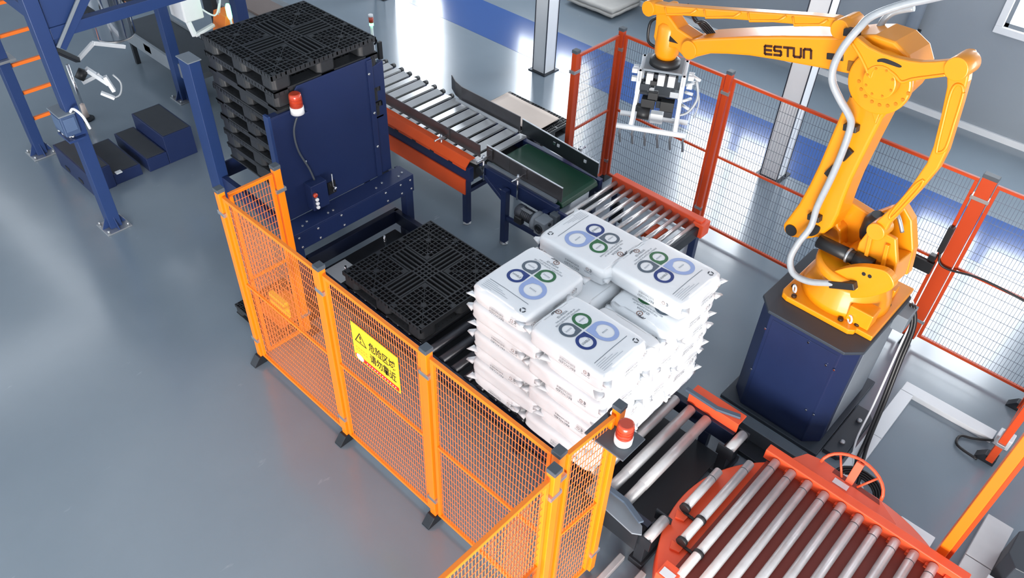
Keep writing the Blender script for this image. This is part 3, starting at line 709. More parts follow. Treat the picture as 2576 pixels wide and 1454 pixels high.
# robot
t = thing('palletizing_robot', 'large yellow four axis palletizing robot arm with black lettering', 'robot', (J.x, J.y, 1.20))
ROBOT = t
c4 = []
px0, px1, py0, py1, q = 3.45, 4.23, 2.90, 3.76, .07
pl = [(px0, py0+q), (px0+q*.3, py0+q*.3), (px0+q, py0), (4.06, py0), (4.10, py0+.03), (4.10, py0+.06), (px1, py0+.06), (px1, py1), (px0, py1)]
MB().prism(pl, lambda u, v, w: Vector((u, v, w)), 1.20, 1.25).obj('base_flange', YELLOW, t, .008)
MB().lathe((J.x, J.y, 1.25), [(.36, 0), (.35, .05), (.33, .12), (.30, .20), (.295, .235)], 40).obj('base_casting', YELLOW, t)
MB().box(3.98, 4.17, 2.99, 3.14, 1.25, 1.40).obj('junction_block', YELLOW, t, .008)
MB().box(4.05, 4.15, 3.50, 3.60, 1.25, 1.33).obj('stop_block', YELLOW, t, .008)
for x, y in ((3.53, 2.99), (4.02, 2.98), (3.53, 3.68)):
    rg = [(x+.03*math.cos(a)*.7+0, y-.03*math.cos(a)*.7, 1.285+.03*math.sin(a)) for a in [2*PI*i/16 for i in range(17)]]
    MB().tube(rg, .008, 8, False).obj('eye_bolt', WHITE, t)
for x, y in ((3.50, 3.05), (3.56, 2.94), (3.96, 2.96), (4.08, 3.00), (4.16, 3.40), (3.5, 3.6)):
    MB().lathe((x, y, 1.25), [(.022, 0), (.022, .015), (.012, .02)], 12).obj('flange_bolt', mat('dark_bolt', srgb(60, 36, 20), .5, .4), t)
# turret
MB().lathe((J.x, J.y, 1.485), [(.30, 0), (.315, .02), (.315, .07), (.29, .09)], 40).obj('turret_ring', YELLOW, t)
ch = spline(trl([(2060, 700), (2109, 679), (2152, 671), (2195, 674), (2230, 685), (2248, 711), (2240, 730), (2195, 746), (2140, 750), (2085, 738)], .27))
MB().prism(ch, RP, .235, .28).obj('turret_cheek', YELLOW, t, .006) if False else None
fn = lambda u, v, w: RP(u, v, w)
MB().prism(ch, fn, .20, .27).obj('turret_cheek', YELLOW, t, .008)
for p_ in ((2173, 689), (2188, 695)): s, z = tr(p_[0], p_[1], .27); MB().cyl(RP(s, z, .268), RP(s, z, .273), .016, 14).obj('cheek_hole', BLACK, t)
MB().prism([(.52, 1.56), (.56, 1.70), (.50, 1.86), (.42, 1.90), (.30, 1.80), (.20, 1.60), (-.02, 1.56)], fn, -.10, -.04).obj('turret_rib', YELLOW, t, .01)
MB().prism([(-.34, 1.56), (-.30, 1.80), (-.20, 2.02), (-.10, 2.10), (-.0, 2.02), (.10, 1.90), (.30, 1.92), (.50, 1.80), (.56, 1.66), (.50, 1.56)], fn, -.24, -.15).obj('turret_cheek', YELLOW, t, .012)
MB().prism([(.18, 1.56), (.24, 1.72), (.42, 1.80), (.60, 1.72), (.60, 1.60), (.50, 1.54)], fn, -.16, -.04).obj('pivot_bracket', YELLOW, t, .012)
MB().prism([(-.34, 1.56), (-.30, 1.80), (-.22, 1.98), (-.02, 1.98), (.02, 1.80), (.0, 1.56)], fn, .06, .10).obj('link_bracket', YELLOW, t, .010)
MB().prism([(-.33, 1.56), (-.30, 1.78), (.10, 1.66), (.16, 1.56)], fn, -.16, .10).obj('turret_body', YELLOW, t, .012)
for q_, l_ in (((-.24, 1.60), .101), ((-.10, 1.60), .101)):
    MB().bar(RP(q_[0], 1.60, l_+.015), RP(q_[0]+.05, 1.92, l_+.015), .03, .03).obj('bracket_rib', YELLOW, t, .004)
a, b = RP(*tr(2060, 606, .13), .13), RP(*tr(2152, 650, .13), .13)
mo = MB().cyl(a, b, .055, 24).obj('axis_motor', BLACK, t)
MB().cyl(a.lerp(b, .80), a.lerp(b, .86), .064, 24).obj('motor_band', ZINC, mo)
MB().cyl(b, b+(b-a)*.45, .062, 20).obj('motor_cap', BLACK, mo)
MB().lathe(RP(.02, 1.74, -.10), [(.08, 0), (.095, .05), (.095, .17), (.06, .23)], 24).obj('vertical_motor', BLACK, t)
MB().tube([RP(-.02, 2.0, -.1), RP(-.08, 2.07, -.08), RP(-.14, 2.05, -.05), RP(-.2, 1.96, -.05)], .015, 8).obj('motor_cable', ZINC, t)
# lower arm
LA = [(2167, 173), (2152, 205), (2136, 241), (2112, 289), (2086, 350), (2059, 414), (2034, 466), (2008, 513), (1982, 548), (1968, 566), (1971, 585), (1990, 598), (2025, 603), (2060, 597), (2090, 575), (2107, 544), (2122, 500), (2140, 455), (2163, 408), (2189, 356), (2218, 300), (2252, 262), (2285, 231), (2303, 205), (2300, 175), (2270, 150), (2225, 145), (2190, 152)]
MB().prism(trl(LA, .10), fn, -.12, .10).obj('lower_arm', YELLOW, t, .025, 3)
disc(MB(), 1989, 580, .10, .112, .05, lr=.11).obj('pivot_cover', BLACK, t)
MB().prism(spline(trl([(2030, 574), (2044, 566), (2062, 572), (2056, 588), (2036, 594)], .11), 3), fn, .10, .112).obj('cable_window', BLACK, t)
for p in ((2132, 388), (2092, 428)):
    s, z = tr(p[0], p[1], .105); MB().bar(RP(s-.02, z+.05, .115), RP(s+.02, z-.05, .115), .045, .03, RN).obj('hose_pad', BLACK, t, .004)
sl = trl([(2142, 236), (2196, 247), (2192, 255), (2140, 244)], .10)
MB().prism(sl, fn, .10, .106).obj('arm_slot', BLACK, t)  # black plate laid on for the shade inside the slot
MB().prism(trl([(2190, 262), (2232, 246), (2214, 290), (2205, 312)], .10), fn, .10, .12).obj('arm_gusset', YELLOW, t, .006)
# elbow hub and forearm
FA = [(1718, 116), (1728, 104), (1752, 98), (1785, 96), (1883, 92), (1960, 91), (2035, 92), (2100, 93), (2150, 88), (2200, 88), (2250, 105), (2285, 140), (2296, 180), (2290, 215), (2262, 240), (2220, 246), (2180, 230), (2154, 191), (2106, 181), (2056, 171), (1991, 159), (1948, 151), (1883, 141), (1828, 137), (1785, 136), (1752, 144), (1735, 147), (1720, 138)]
MB().prism(trl(FA, .115), fn, -.20, .115).obj('forearm', YELLOW, t, .02, 3)
disc(MB(), 2213, 207, .10, .15, .225, 48, .13).obj('elbow_drum', YELLOW, t, .012)
BC = [(2143, 108), (2156, 91), (2187, 116), (2220, 132), (2253, 143), (2286, 151), (2319, 155), (2352, 154), (2385, 151), (2410, 150), (2427, 162), (2430, 182), (2414, 196), (2384, 192), (2341, 195), (2297, 200), (2268, 206), (2250, 188), (2225, 172), (2200, 176), (2190, 196), (2178, 170), (2162, 138)]
MB().prism(trl(BC, .20), fn, .15, .215).obj('bell_crank', YELLOW, t, .012, 3)
disc(MB(), 2213, 207, .15, .225, .118, 36, .21).obj('hub_cap', YELLOW, t, .008)
hb = MB(); s0, z0 = tr(2213, 207, .22)
for k in range(8): a = 2*PI*k/8+.2; hb.cyl(RP(s0+.095*math.cos(a), z0+.095*math.sin(a), .225), RP(s0+.095*math.cos(a), z0+.095*math.sin(a), .231), .008, 8)
for k in range(9): a = PI*1.05+PI*.8*k/8; hb.cyl(RP(s0+.185*math.cos(a), z0+.185*math.sin(a), .15), RP(s0+.185*math.cos(a), z0+.185*math.sin(a), .156), .012, 8)
stuff(hb.obj('hub_bolt', mat('amber_bolt', srgb(190, 118, 10), .4), t))
sl = spline(trl([(2208, 150), (2225, 147), (2250, 156), (2268, 166), (2262, 170), (2240, 163), (2218, 156), (2208, 156)], .216), 3)
MB().prism(sl, fn, .20, .217).obj('crank_slot', BLACK, t)  # no real hole: black inset paints the dark within the slot
# rear link
RL = [(2384, 186), (2386, 160), (2405, 150), (2428, 152), (2442, 170), (2436, 205), (2420, 262), (2406, 308), (2384, 380), (2362, 424), (2314, 481), (2262, 538), (2240, 562), (2228, 585), (2214, 603), (2196, 603), (2184, 590), (2186, 574), (2208, 554), (2266, 501), (2300, 457), (2333, 409), (2350, 366), (2369, 289), (2384, 217)]
MB().prism(trl(RL, .13), fn, .075, .145).obj('rear_link', YELLOW, t, .012, 3)
RI = [(2424, 232), (2416, 262), (2402, 306), (2380, 372), (2360, 384), (2358, 372), (2372, 312), (2390, 240), (2404, 214), (2420, 216)]
rimline(RI, .145).obj('link_rim', YELLOW, t)
RI2 = [(2324, 452), (2312, 474), (2250, 542), (2238, 548), (2246, 530), (2300, 468)]
rimline(RI2, .145).obj('link_rim', YELLOW, t)
rimline([(2143, 108), (2162, 138), (2178, 170), (2190, 196), (2200, 176), (2225, 172), (2250, 188), (2268, 206), (2297, 199), (2341, 193), (2380, 188)], .216, False).obj('crank_rim', YELLOW, t)
disc(MB(), 2405, 174, .05, .235, .075, 28, .23).obj('link_pin', YELLOW, t, .006)
disc(MB(), 2203, 583, .02, .17, .07, 28, .16).obj('link_pin', YELLOW, t, .006)
MB().prism(trl([(2400, 150), (2420, 128), (2446, 130), (2447, 160), (2430, 176)], .0), fn, -.08, .05).obj('link_yoke', YELLOW, t, .02)
# upper rod
UR = [(1616, 18), (1630, 5), (1660, 10), (1672, 13), (1817, 24), (2035, 38), (2098, 44), (2122, 52), (2134, 72), (2128, 90), (2108, 94), (2094, 82), (2090, 68), (1883, 51), (1690, 37), (1660, 36), (1634, 40), (1618, 34)]
MB().prism(trl(UR, .09), fn, .0, .10).obj('upper_rod', YELLOW, t, .012, 3)
for k, (a_, b_) in enumerate((((1672, 25), (1752, 31)), ((1770, 32), (1862, 39)), ((1880, 40), (1976, 48)), ((1992, 50), (2080, 58)))):
    s1, z1 = tr(a_[0], a_[1]+2, .10); s2, z2 = tr(b_[0], b_[1]+2, .10)
    MB().tube([RP(*q_, .101) for q_ in ((s1, z1+.03), (s1-.03, z1-.024), (s2+.05, z2-.024), (s2, z2+.03))], .010, 8, False).obj('rod_rim', YELLOW, t)
disc(MB(), 1630, 22, -.02, .125, .065, 28, .12).obj('rod_pin', YELLOW, t, .005)
disc(MB(), 2113, 74, -.10, .13, .068, 28, .12).obj('rod_pin', YELLOW, t, .005)
MB().prism(trl([(2108, 52), (2134, 40), (2165, 92), (2178, 150), (2140, 120), (2118, 92)], .06), fn, -.10, .06).obj('link_triangle', YELLOW, t, .015)
# wrist
WR = [(1667, 12), (1650, 22), (1648, 60), (1643, 92), (1650, 116), (1698, 122), (1716, 140), (1735, 147), (1750, 135), (1750, 112), (1740, 96), (1704, 72), (1682, 40), (1678, 14)]
MB().prism(trl(WR, .085), fn, -.07, .085).obj('wrist_casting', YELLOW, t, .015, 3)
MB().prism(trl([(1676, 80), (1706, 110), (1676, 102)], .085), fn, .08, .088).obj('wrist_window', BLACK, t)  # black plate painting the dark of the opening in the casting
s, z = tr(1674, 148, 0); FLG = RP(s, z, 0)
MB().lathe(FLG, [(.085, .02), (.105, .06), (.112, .14), (.11, .30), (.09, .34)], 32).obj('wrist_barrel', YELLOW, t)
MB().lathe(FLG, [(.135, -.045), (.135, -.005), (.10, .02)], 32).obj('tool_flange', BLACK, t)
disc(MB(), 1733, 126, -.12, .13, .078, 28, .12).obj('wrist_pin', YELLOW, t, .006)
wt = MB()
for k in range(4): a = k*.5; wt.tube([RP(s-.08-.02*k, z+.50-.02*k, -.06), RP(s-.18-.02*k, z+.42, -.06+.02*k), RP(s-.30, z+.36+.02*k, -.05), RP(s-.45, z+.30+.01*k, -.06)], .012, 6)
wt.tube([RP(s+.11, z+.34, -.02), RP(s+.22, z+.26, 0), RP(s+.20, z+.10, .02), RP(s+.10, z+.08, .03)], .014, 8)
stuff(wt.obj('wrist_cable', CABLE, t))
# lettering on the forearm
G = .118
LT = {'E': [[(.9, 1), (.1, 1), (0, .9), (0, .1), (.1, 0), (.9, 0)], [(0, .5), (.85, .5)]], 'S': [[(.9, 1), (.1, 1), (0, .9), (0, .6), (.1, .5), (.8, .5), (.9, .4), (.9, .1), (.8, 0), (0, 0)]],
      'T': [[(0, 1), (1, 1)], [(.5, 1), (.5, 0)]], 'U': [[(0, 1), (0, .12), (.12, 0), (.78, 0), (.9, .12), (.9, 1)]], 'N': [[(0, 0), (0, .88), (.12, 1), (.78, 1), (.9, .88), (.9, 0)]]}
A_, B_, D_ = Vector(tr(1924, 136, G)), Vector(tr(2042, 147, G)), Vector(tr(1924, 112, G))
ux = (B_-A_)/5.5; uy = (D_-A_)*.86
tm = MB()
for i, ch_ in enumerate('ESTUN'):
    for path in LT[ch_]:
        for (a0, b0), (a1, b1) in zip(path, path[1:]):
            p = A_+ux*(i*1.15+a0*.9)+uy*b0; q_ = A_+ux*(i*1.15+a1*.9)+uy*b1; e = (q_-p).normalized()*.007
            tm.bar(RP(p.x-e.x, p.y-e.y, G), RP(q_.x+e.x, q_.y+e.y, G), .017, .003, RN)
tm.obj('lettering', print_mat('brown_black', srgb(56, 22, 4)), t)
MB().prism(trl([(2080, 133), (2122, 137), (2121, 154), (2079, 149)], G), fn, .112, .122).obj('forearm_vent', BLACK, t, .004)
MB().prism(trl([(2134, 152), (2158, 156), (2156, 182), (2130, 178)], G), fn, .112, .122).obj('name_plate', mat('bronze_plate', srgb(140, 92, 30), .45, .3), t, .004)
# white hose along the arm
HP = [((2560, -70), -.3), ((2450, -30), -.18), ((2352, -6), -.05), ((2270, 12), .06), ((2195, 40), .16), ((2160, 72), .24), ((2122, 118), .27), ((2098, 165), .27), ((2094, 205), .27), ((2112, 248), .25), ((2136, 290), .20), ((2140, 318), .17), ((2120, 380), .17), ((2090, 450), .17), ((2056, 520), .17), ((2040, 570), .18), ((2008, 612), .24), ((1988, 652), .30), ((1996, 688), .33), ((2034, 708), .33), ((2082, 712), .31), ((2100, 713), .30)]
pts = []
for (x, y), l in HP: s, z = tr(x, y, l); pts.append(RP(s, z, l))
MB().tube(pts, .027, 12).obj('air_hose', HOSE, t)
HP2 = [((2300, 20), -.2), ((2250, 30), -.18), ((2222, 52), -.15), ((2206, 84), -.12)]
MB().tube([RP(*tr(x, y, l), l) for (x, y), l in HP2], .024, 12).obj('air_hose', HOSE, t)
s, z = tr(2090, 712, .29); s2, z2 = tr(2154, 718, .29)
MB().bar(RP(s, z, .29), RP(s2, z2, .29), .075, .06).obj('hose_connector', BLACK, t, .006)
for p in ((2140, 322), (2048, 548), (2142, 82)):
    s, z = tr(p[0], p[1], .14); MB().bar(RP(s-.05, z+.01, .13), RP(s+.05, z-.01, .13), .05, .06, RN).obj('hose_clamp', BLACK, t, .005)
s, z = tr(2252, 92, -.14)
MB().tube([RP(s+.05, z-.05, -.14), RP(s+.03, z+.03, -.14), RP(s-.03, z+.03, -.14), RP(s-.04, z-.05, -.14)], .01, 8).obj('lifting_loop', CABLE, t)
# gripper
ga = math.radians(29); gx = Vector((math.cos(ga), math.sin(ga), 0)); gy = Vector((-gx.y, gx.x, 0)); zf = FLG.z-.045
g = thing('gripper', 'silver bag gripper with white bars and hooked tines hanging from the robot wrist', 'gripper', (FLG.x, FLG.y, 1.7))
def GP(u, v, z): return Vector((FLG.x, FLG.y, 0))+gx*u+gy*v+Vector((0, 0, z))
GM = Matrix.Rotation(ga, 3, 'Z')
def gbox(name, u0, u1, v0, v1, z0, z1, m, bev=.003): return MB().cbox(GP((u0+u1)/2, (v0+v1)/2, (z0+z1)/2), (u1-u0, v1-v0, z1-z0), GM).obj(name, m, g, bev)
gbox('mounting_plate', -.17, .17, -.15, .17, zf-.02, zf, GREYP)
gbox('mounting_plate', -.19, .19, -.12, .17, zf-.26, zf-.24, DARK)
for u in (-.19, .19):
    gbox('side_plate', u-.012, u+.012, -.17, .17, zf-.12, zf-.02, ALU)
    for v in (-.15, .15): gbox('corner_post', u-.02, u+.02, v-.02, v+.02, zf-.24, zf-.02, ALU)
rr = random.Random(5)
for k in range(16):
    u, v, zz = rr.uniform(-.15, .15), rr.uniform(-.20, -.08), zf-rr.uniform(.05, .40); a_ = rr.uniform(.025, .05)
    gbox('valve_body', u-a_, u+a_, v-.03, v+.03, zz-a_*.7, zz+a_*.7, rr.choice([BLACK, DARK, ALU, ZINC, DARK]))
for k in range(5):
    u = rr.uniform(.2, .3); MB().cyl(GP(u, rr.uniform(-.16, .0), zf-.06-.07*k), GP(u+.07, rr.uniform(-.16, .0), zf-.06-.07*k), .014, 8).obj('air_fitting', ALU, g)
gbox('valve_block', -.15, .14, -.12, -.02, zf-.16, zf-.06, DARK)
gbox('cylinder_block', -.14, -.02, -.19, -.10, zf-.36, zf-.27, BLACK); gbox('cylinder_block', .03, .15, -.19, -.10, zf-.36, zf-.27, BLACK)
gbox('cylinder_block', -.06, .06, .0, .12, zf-.38, zf-.27, DARK)
for u in (-.10, 0, .09): gbox('solenoid_valve', u-.03, u+.03, -.175, -.13, zf-.13, zf-.03, ALU)
for u in (-.24, .25):
    for v, z in ((-.1, zf-.05), (.02, zf-.08), (-.04, zf-.16), (.1, zf-.14)): gbox('air_fitting', u-.025, u+.025, v-.02, v+.02, z-.02, z+.02, ALU)
for v in (-.20, .04): MB().cyl(GP(-.33, v, 1.84), GP(.30, v, 1.84), .024, 14).obj('gripper_bar', WHITE, g)
for u in (-.20, .20): MB().bar(GP(u, -.20, 1.845), GP(u, .04, 1.845), .05, .02).obj('gripper_arm', ALU, g, .003); MB().bar(GP(u, .0, 1.85), GP(u*.95, .02, zf-.25), .04, .03).obj('gripper_arm', ALU, g, .003); MB().bar(GP(u, -.18, 1.85), GP(u*.95, -.12, zf-.25), .035, .03).obj('gripper_arm', ALU, g, .003)
gbox('pusher_pad', -.05, .07, .0, .08, 1.80, 1.90, WHITE, .01)
for k in range(6):
    u = -.29+.58*k/5; MB().tube([GP(u, -.20, 1.83), GP(u-.005, -.205, 1.77), GP(u+.0, -.19, 1.75), GP(u+.012, -.17, 1.66)], .0105, 8).obj('tine', mat('tine_grey', srgb(120, 124, 130), .35, .5), g)
MB().tube([GP(.30, -.02, zf-.10), GP(.34, -.06, zf-.25), GP(.28, -.10, zf-.38), GP(.18, -.12, zf-.42)], .012, 8).obj('air_tube', HOSE, g)
MB().tube([GP(.30, .02, zf-.12), GP(.36, -.03, zf-.30), GP(.34, -.06, zf-.45)], .007, 8).obj('air_tube', HOSE, g)
MB().cyl(GP(-.16, -.20, zf-.40), GP(-.05, -.20, zf-.40), .055, 20).obj('pneumatic_cylinder', BLACK, g)
# ------------------------------------------------------------------ turntable of the stretch wrapper
TC = Vector((4.82, 1.33, 0)); TR = 1.06; TZ = .33
t = thing('turntable', 'round orange pallet wrapping turntable with silver rollers', 'turntable', (TC.x, TC.y, 0))
MB().lathe((TC.x, TC.y, 0), [(TR-.05, .10), (TR, .12), (TR, TZ), (TR-.01, TZ+.006), (.02, TZ+.006)], 96).obj('disc', TT_ORANGE, t)
MB().lathe((TC.x, TC.y, 0), [(.7, 0), (.7, .10)], 48).obj('base', DARK, t)
TD = mat('turntable_red_brown', srgb(128, 46, 34), .5, var=.1)
MB().box(4.06, 5.58, .60, 2.08, TZ+.006, TZ+.012).obj('roller_bed', TD, t)
for i in range(12):
    x = 3.85+.141*i; h = math.sqrt(max(0, (TR-.09)**2-(x-TC.x)**2))
    y0, y1 = TC.y-h, TC.y+h
    if i == 0: y0, y1 = 1.21, 1.68
    if i == 1: y0, y1 = .96, 1.92
    if i > 1: y0, y1 = .72 if i == 2 else .55, 2.08
    r = MB().cyl((x, y0, TZ+.062), (x, y1, TZ+.062), .035, 20).obj('roller', STEEL, t)
    MB().cyl((x, y1-.10, TZ+.062), (x, y1-.095, TZ+.062), .0358, 20).obj('roller_seam', DARK, r)
    if i < 3:
        for yy in ((y0+.005,) if i == 0 else (1.21, .965) if i == 1 else (.965,)):
            MB().cyl((x, yy-.014, TZ+.062), (x, yy+.014, TZ+.062), .043, 18).obj('sprocket', BLACK, r)
def chain(a, b, n=7):
    o = MB()
    for k in range(n):
        p = Vector(a).lerp(Vector(b), (k+.5)/n); o.cbox(p, (.026, .022, .016), Matrix.Rotation(.3*(k % 2), 3, 'Z'))
    stuff(o.obj('drive_chain', BLACK, t, .003))
chain((3.86, 1.20, TZ+.03), (3.98, 1.20, TZ+.03)); chain((3.99, .96, TZ+.03), (4.12, .96, TZ+.03))
for y in (1.12, .88):
    MB().prism([(3.80, y+.07), (3.83, y), (3.90, y+.02), (3.90, y+.07)] if y > 1 else [(3.92, y+.07), (3.95, y), (4.02, y+.02), (4.02, y+.07)], lambda u, v, w: Vector((u, v, w)), TZ+.006, TZ+.03).obj('bearing_block', TT_ORANGE, t, .004)
MB().box(4.02, 5.62, 2.09, 2.17, TZ+.006, TZ+.11).obj('edge_rail', TT_ORANGE, t, .006)
for i in range(10): MB().box(4.22+.141*i, 4.29+.141*i, 2.06, 2.09, TZ+.006, TZ+.05).obj('rail_bracket', TT_ORANGE, t, .003)
MB().box(4.0, 4.14, .62, .76, TZ+.006, TZ+.09).obj('corner_block', TT_ORANGE, t, .006)
MB().box(4.02, 4.12, .635, .70, TZ+.09, TZ+.093).obj('name_plate', ALU, t)
# ramp plate with hand ring
c = thing('wrapper_drive_cover', 'orange trapezoid cover with curved tube handle behind the turntable rail', 'machine cover', (4.63, 2.28, 0))
MB().prism([(4.20, 2.19), (5.06, 2.19), (5.06, 2.22), (4.90, 2.32), (4.40, 2.36), (4.27, 2.33)], lambda u, v, w: Vector((u, v, w)), .338, .40).obj('cover', mat('salmon_orange', srgb(234, 98, 70), .45, var=.05), c, .006)
MB().prism([(4.50, 2.30), (4.90, 2.28), (4.88, 2.32), (4.50, 2.345)], lambda u, v, w: Vector((u, v, w)), .398, .402).obj('slot', TD, c)
pts = [(4.64-.25*math.cos(a), 2.31+.10*math.sin(a), .42+.16*math.sin(a)) for a in [PI*i/14 for i in range(15)]]
MB().tube(pts, .013, 10, False).obj('ring_handle', TT_ORANGE, c)
for a in (PI*.28, PI*.72): MB().tube([(4.64-.25*math.cos(a), 2.31+.10*math.sin(a), .42+.16*math.sin(a)), (4.64-.10*math.cos(a), 2.30, .41)], .009, 8).obj('ring_spoke', TT_ORANGE, c)
MB().bar((4.64, 2.30, .40), (4.64, 2.38, .58), .06, .03).obj('ring_post', TT_ORANGE, c, .003)
MB().box(4.54, 4.66, 2.215, 2.27, .401, .404).obj('name_plate', ALU, c)
# mast of the wrapper
t = thing('wrapper_mast', 'tall bright orange mast post at the right edge behind the turntable', 'post', (5.42, 2.32, 0))
MB().box(5.37, 5.44, 2.25, 2.40, .03, 3.2).obj('mast_profile', mat('bright_orange', srgb(238, 112, 18), .4, var=.04), t, .005)
MB().box(5.44, 5.47, 2.27, 2.38, .03, 3.2).obj('mast_rail', OB, t, .004)
MB().box(5.33, 5.52, 2.20, 2.45, 0, .03).obj('mast_foot', OB, t, .004)
# white duct on the floor
DU = mat('white_duct', srgb(226, 229, 232), .5, var=.06, scale=2)
def duct(a, b, w, lab, h=.055):
    t = thing('cable_duct', lab, 'cable duct', ((a[0]+b[0])/2, (a[1]+b[1])/2, 0))
    A, B = Vector((a[0], a[1], h/2)), Vector((b[0], b[1], h/2)); n = max(1, int((B-A).length/.9+.5))
    for i in range(n): d = (B-A)/n; MB().bar(A+d*i+d.normalized()*.002, A+d*(i+1)-d.normalized()*.002, w, h).obj('duct_cover', DU, t, .004)
duct((4.55, 2.55), (4.55, 3.92), .12, 'white cable duct on the floor running beside the robot pedestal')
duct((4.49, 3.99), (5.32, 3.99), .13, 'white cable duct on the floor ahead of the back fence')
duct((5.06, 2.55), (5.34, 2.55), .12, 'short white cable duct section beside the turntable rail')
MB_ = MB().prism([(5.60, 2.30), (5.95, 2.30), (5.95, 3.5), (5.70, 3.5), (5.60, 3.2)], lambda u, v, w: Vector((u, v, w)), 0, .06)
t = thing('wrapping_machine', 'pale steel base plates of the wrapping machine in the bottom right corner', 'machine', (5.7, 2.4, 0))
for a_, b_ in ((1.75, 2.12), (2.125, 2.62), (2.63, 3.12)): MB().box(5.56, 5.76, a_, b_, 0, .07).obj('base_plate', mat('pale_plate', srgb(196, 196, 198), .5, .1, var=.1), t, .005)
MB().prism([(5.76, 2.62), (5.84, 2.52), (6.05, 2.55), (6.1, 2.95), (5.86, 2.98), (5.76, 2.86)], lambda u, v, w: Vector((u, v, w)), .0, .35).obj('drive_housing', mat('charcoal_housing', srgb(44, 50, 58), .5), t, .008)
MB().box(5.74, 5.94, 2.34, 2.50, .10, .16).obj('bracket_plate', ALU, t, .004)
MB().cyl((5.86, 2.30, .02), (5.86, 2.30, .12), .03, 12).obj('levelling_foot', ALU, t)
t = thing('limit_sensor', 'small white sensor block at the end of the back duct', 'sensor', (5.36, 3.98, .0))
MB().box(5.33, 5.46, 3.94, 4.06, .0, .12).obj('housing', WHITE, t, .008); MB().tube([(5.33, 3.93, .05), (5.2, 3.86, .02), (5.1, 3.8, .02), (5.12, 3.68, .02), (5.3, 3.64, .03)], .012).obj('lead', CABLE, t)
# cables
t = thing('cable_bundle', 'thick black cable bundle hanging from the robot base to the floor', 'cable', (4.45, 3.4, 0))
for k in range(2):
    o = .024*k
    MB().tube([(4.28+o, 3.62, 1.20), (4.36+o, 3.60, 1.02), (4.40+o, 3.52, .7), (4.46+o, 3.35, .35), (4.52+o, 3.10, .10), (4.56+o*2, 2.85, .07), (4.62+o*2, 2.66, .05), (4.66+o, 2.52, .03)], .016, 8).obj('cable', CABLE, t)
MB().tube([(4.26, 3.66, 1.22), (4.34, 3.62, 1.10), (4.36, 3.55, .8), (4.42, 3.3, .3), (4.46, 3.05, .06), (4.56, 2.8, .06), (4.72, 2.65, .03)], .009, 8).obj('cable', WHITE, t)
MB().box(4.235, 4.34, 3.44, 3.66, 1.02, 1.18).obj('junction_box', GREYP, t, .006)
t = thing('cable_coil', 'coil of black cable lying on the floor behind the orange handle', 'cable', (4.68, 2.62, 0))
for k in range(4):
    r = .15+.018*k; MB().tube([(4.68+r*math.cos(a), 2.60+r*math.sin(a)*.8, .03+.012*k+.03*math.sin(a)) for a in [2*PI*i/20 for i in range(21)]], .012, 8, False).obj('loop', CABLE, t)
t = thing('floor_channel', 'slate grey steel channel on the floor between exit rollers and pedestal', 'channel', (3.9, 2.45, 0))
MB().box(3.40, 4.22, 2.40, 2.50, 0, .20).obj('channel_web', mat('slate_channel', srgb(84, 94, 102), .5, .2), t, .006)
MB().box(3.76, 4.10, 2.24, 2.40, 0, .05).obj('channel_foot', DARK, t, .004)
# ------------------------------------------------------------------ infeed line: slat press conveyor, belt, pick-up rollers
CZ = .82
t = thing('slat_conveyor', 'flattening conveyor with wide steel slats and orange side covers', 'conveyor', (-1.4, 3.25, 0))
for y in (2.84, 3.70): MB().box(-2.75, -.10, y-.03, y+.03, .60, .78).obj('side_rail', NAVY, t, .004)
me = None
for i in range(17):
    x = -2.62+.155*i
    if me is None: o = MB().box(-.052, .052, -.40, .40, -.012, .012).obj('slat', mat('slat_steel', srgb(206, 206, 206), .3, .4, var=.1), t, .004); o.matrix_parent_inverse = Matrix.Identity(4); me = o.data
    else: o = shared('slat', me, t)
    o.location = (x+1.4, .05, CZ-.012); o.rotation_euler = (0, .22 if i % 2 else -.12, 0)
me = None
for i in range(17):
    o = MB().cyl((0, .40, 0), (0, .47, 0), .03, 12).obj('slat_bearing', BLACK, t) if me is None else shared('slat_bearing', me, t)
    if me is None: o.matrix_parent_inverse = Matrix.Identity(4); me = o.data
    o.location = (-2.62+.155*i+1.4, .05, CZ-.03)
MB().box(-2.75, -.10, 2.87, 3.67, .62, .64).obj('inner_pan', BLACK, t)
MB().prism([(2.78, .755), (2.78, .79), (2.85, .86), (2.93, .86), (2.93, .845), (2.86, .845), (2.795, .78), (2.795, .755)], lambda u, v, w: Vector((w, u, v)), -2.6, -.14).obj('upper_cover', COVER, t, .003)
n_ = MB()
for i in range(8): n_.box(-2.5+.3*i, -2.44+.3*i, 2.775, 2.78, .755, .772)
stuff(n_.obj('cover_notch', NAVYD, t))
for i in range(16): MB().box(-2.57+.155*i, -2.49+.155*i, 2.93, 2.965, .80, .83).obj('bearing_tab', ALU, t, .003)
MB().box(-2.6, -.16, 2.79, 2.81, .42, .62).obj('lower_cover', COVER, t, .003)
def gplate(name, a, b, z0, z1, m=SHEET): return MB().bar((a[0], a[1], (z0+z1)/2), (b[0], b[1], (z0+z1)/2), .008, z1-z0).obj(name, m, t, .002)
MB().bar((-2.6, 2.99, .92), (-.62, 2.99, .92), .01, .14).obj('guide_plate', SHEET, t, .002); MB().bar((-.61, 2.99, .92), (-.12, 2.99, .92), .01, .15).obj('guide_plate', SHEET, t, .002)
MB().prism([(-1.45, 3.82), (-1.30, 3.74), (-1.15, 3.70), (-.20, 3.70), (-.20, 3.712), (-1.15, 3.712), (-1.30, 3.752), (-1.45, 3.832)], lambda u, v, w: Vector((u, v, w)), .84, 1.02).obj('guide_plate', SHEET, t, .001)
MB().bar((-1.2, 3.66, .85), (-.2, 3.66, .85), .03, .03).obj('edge_strip', ALU, t, .003)
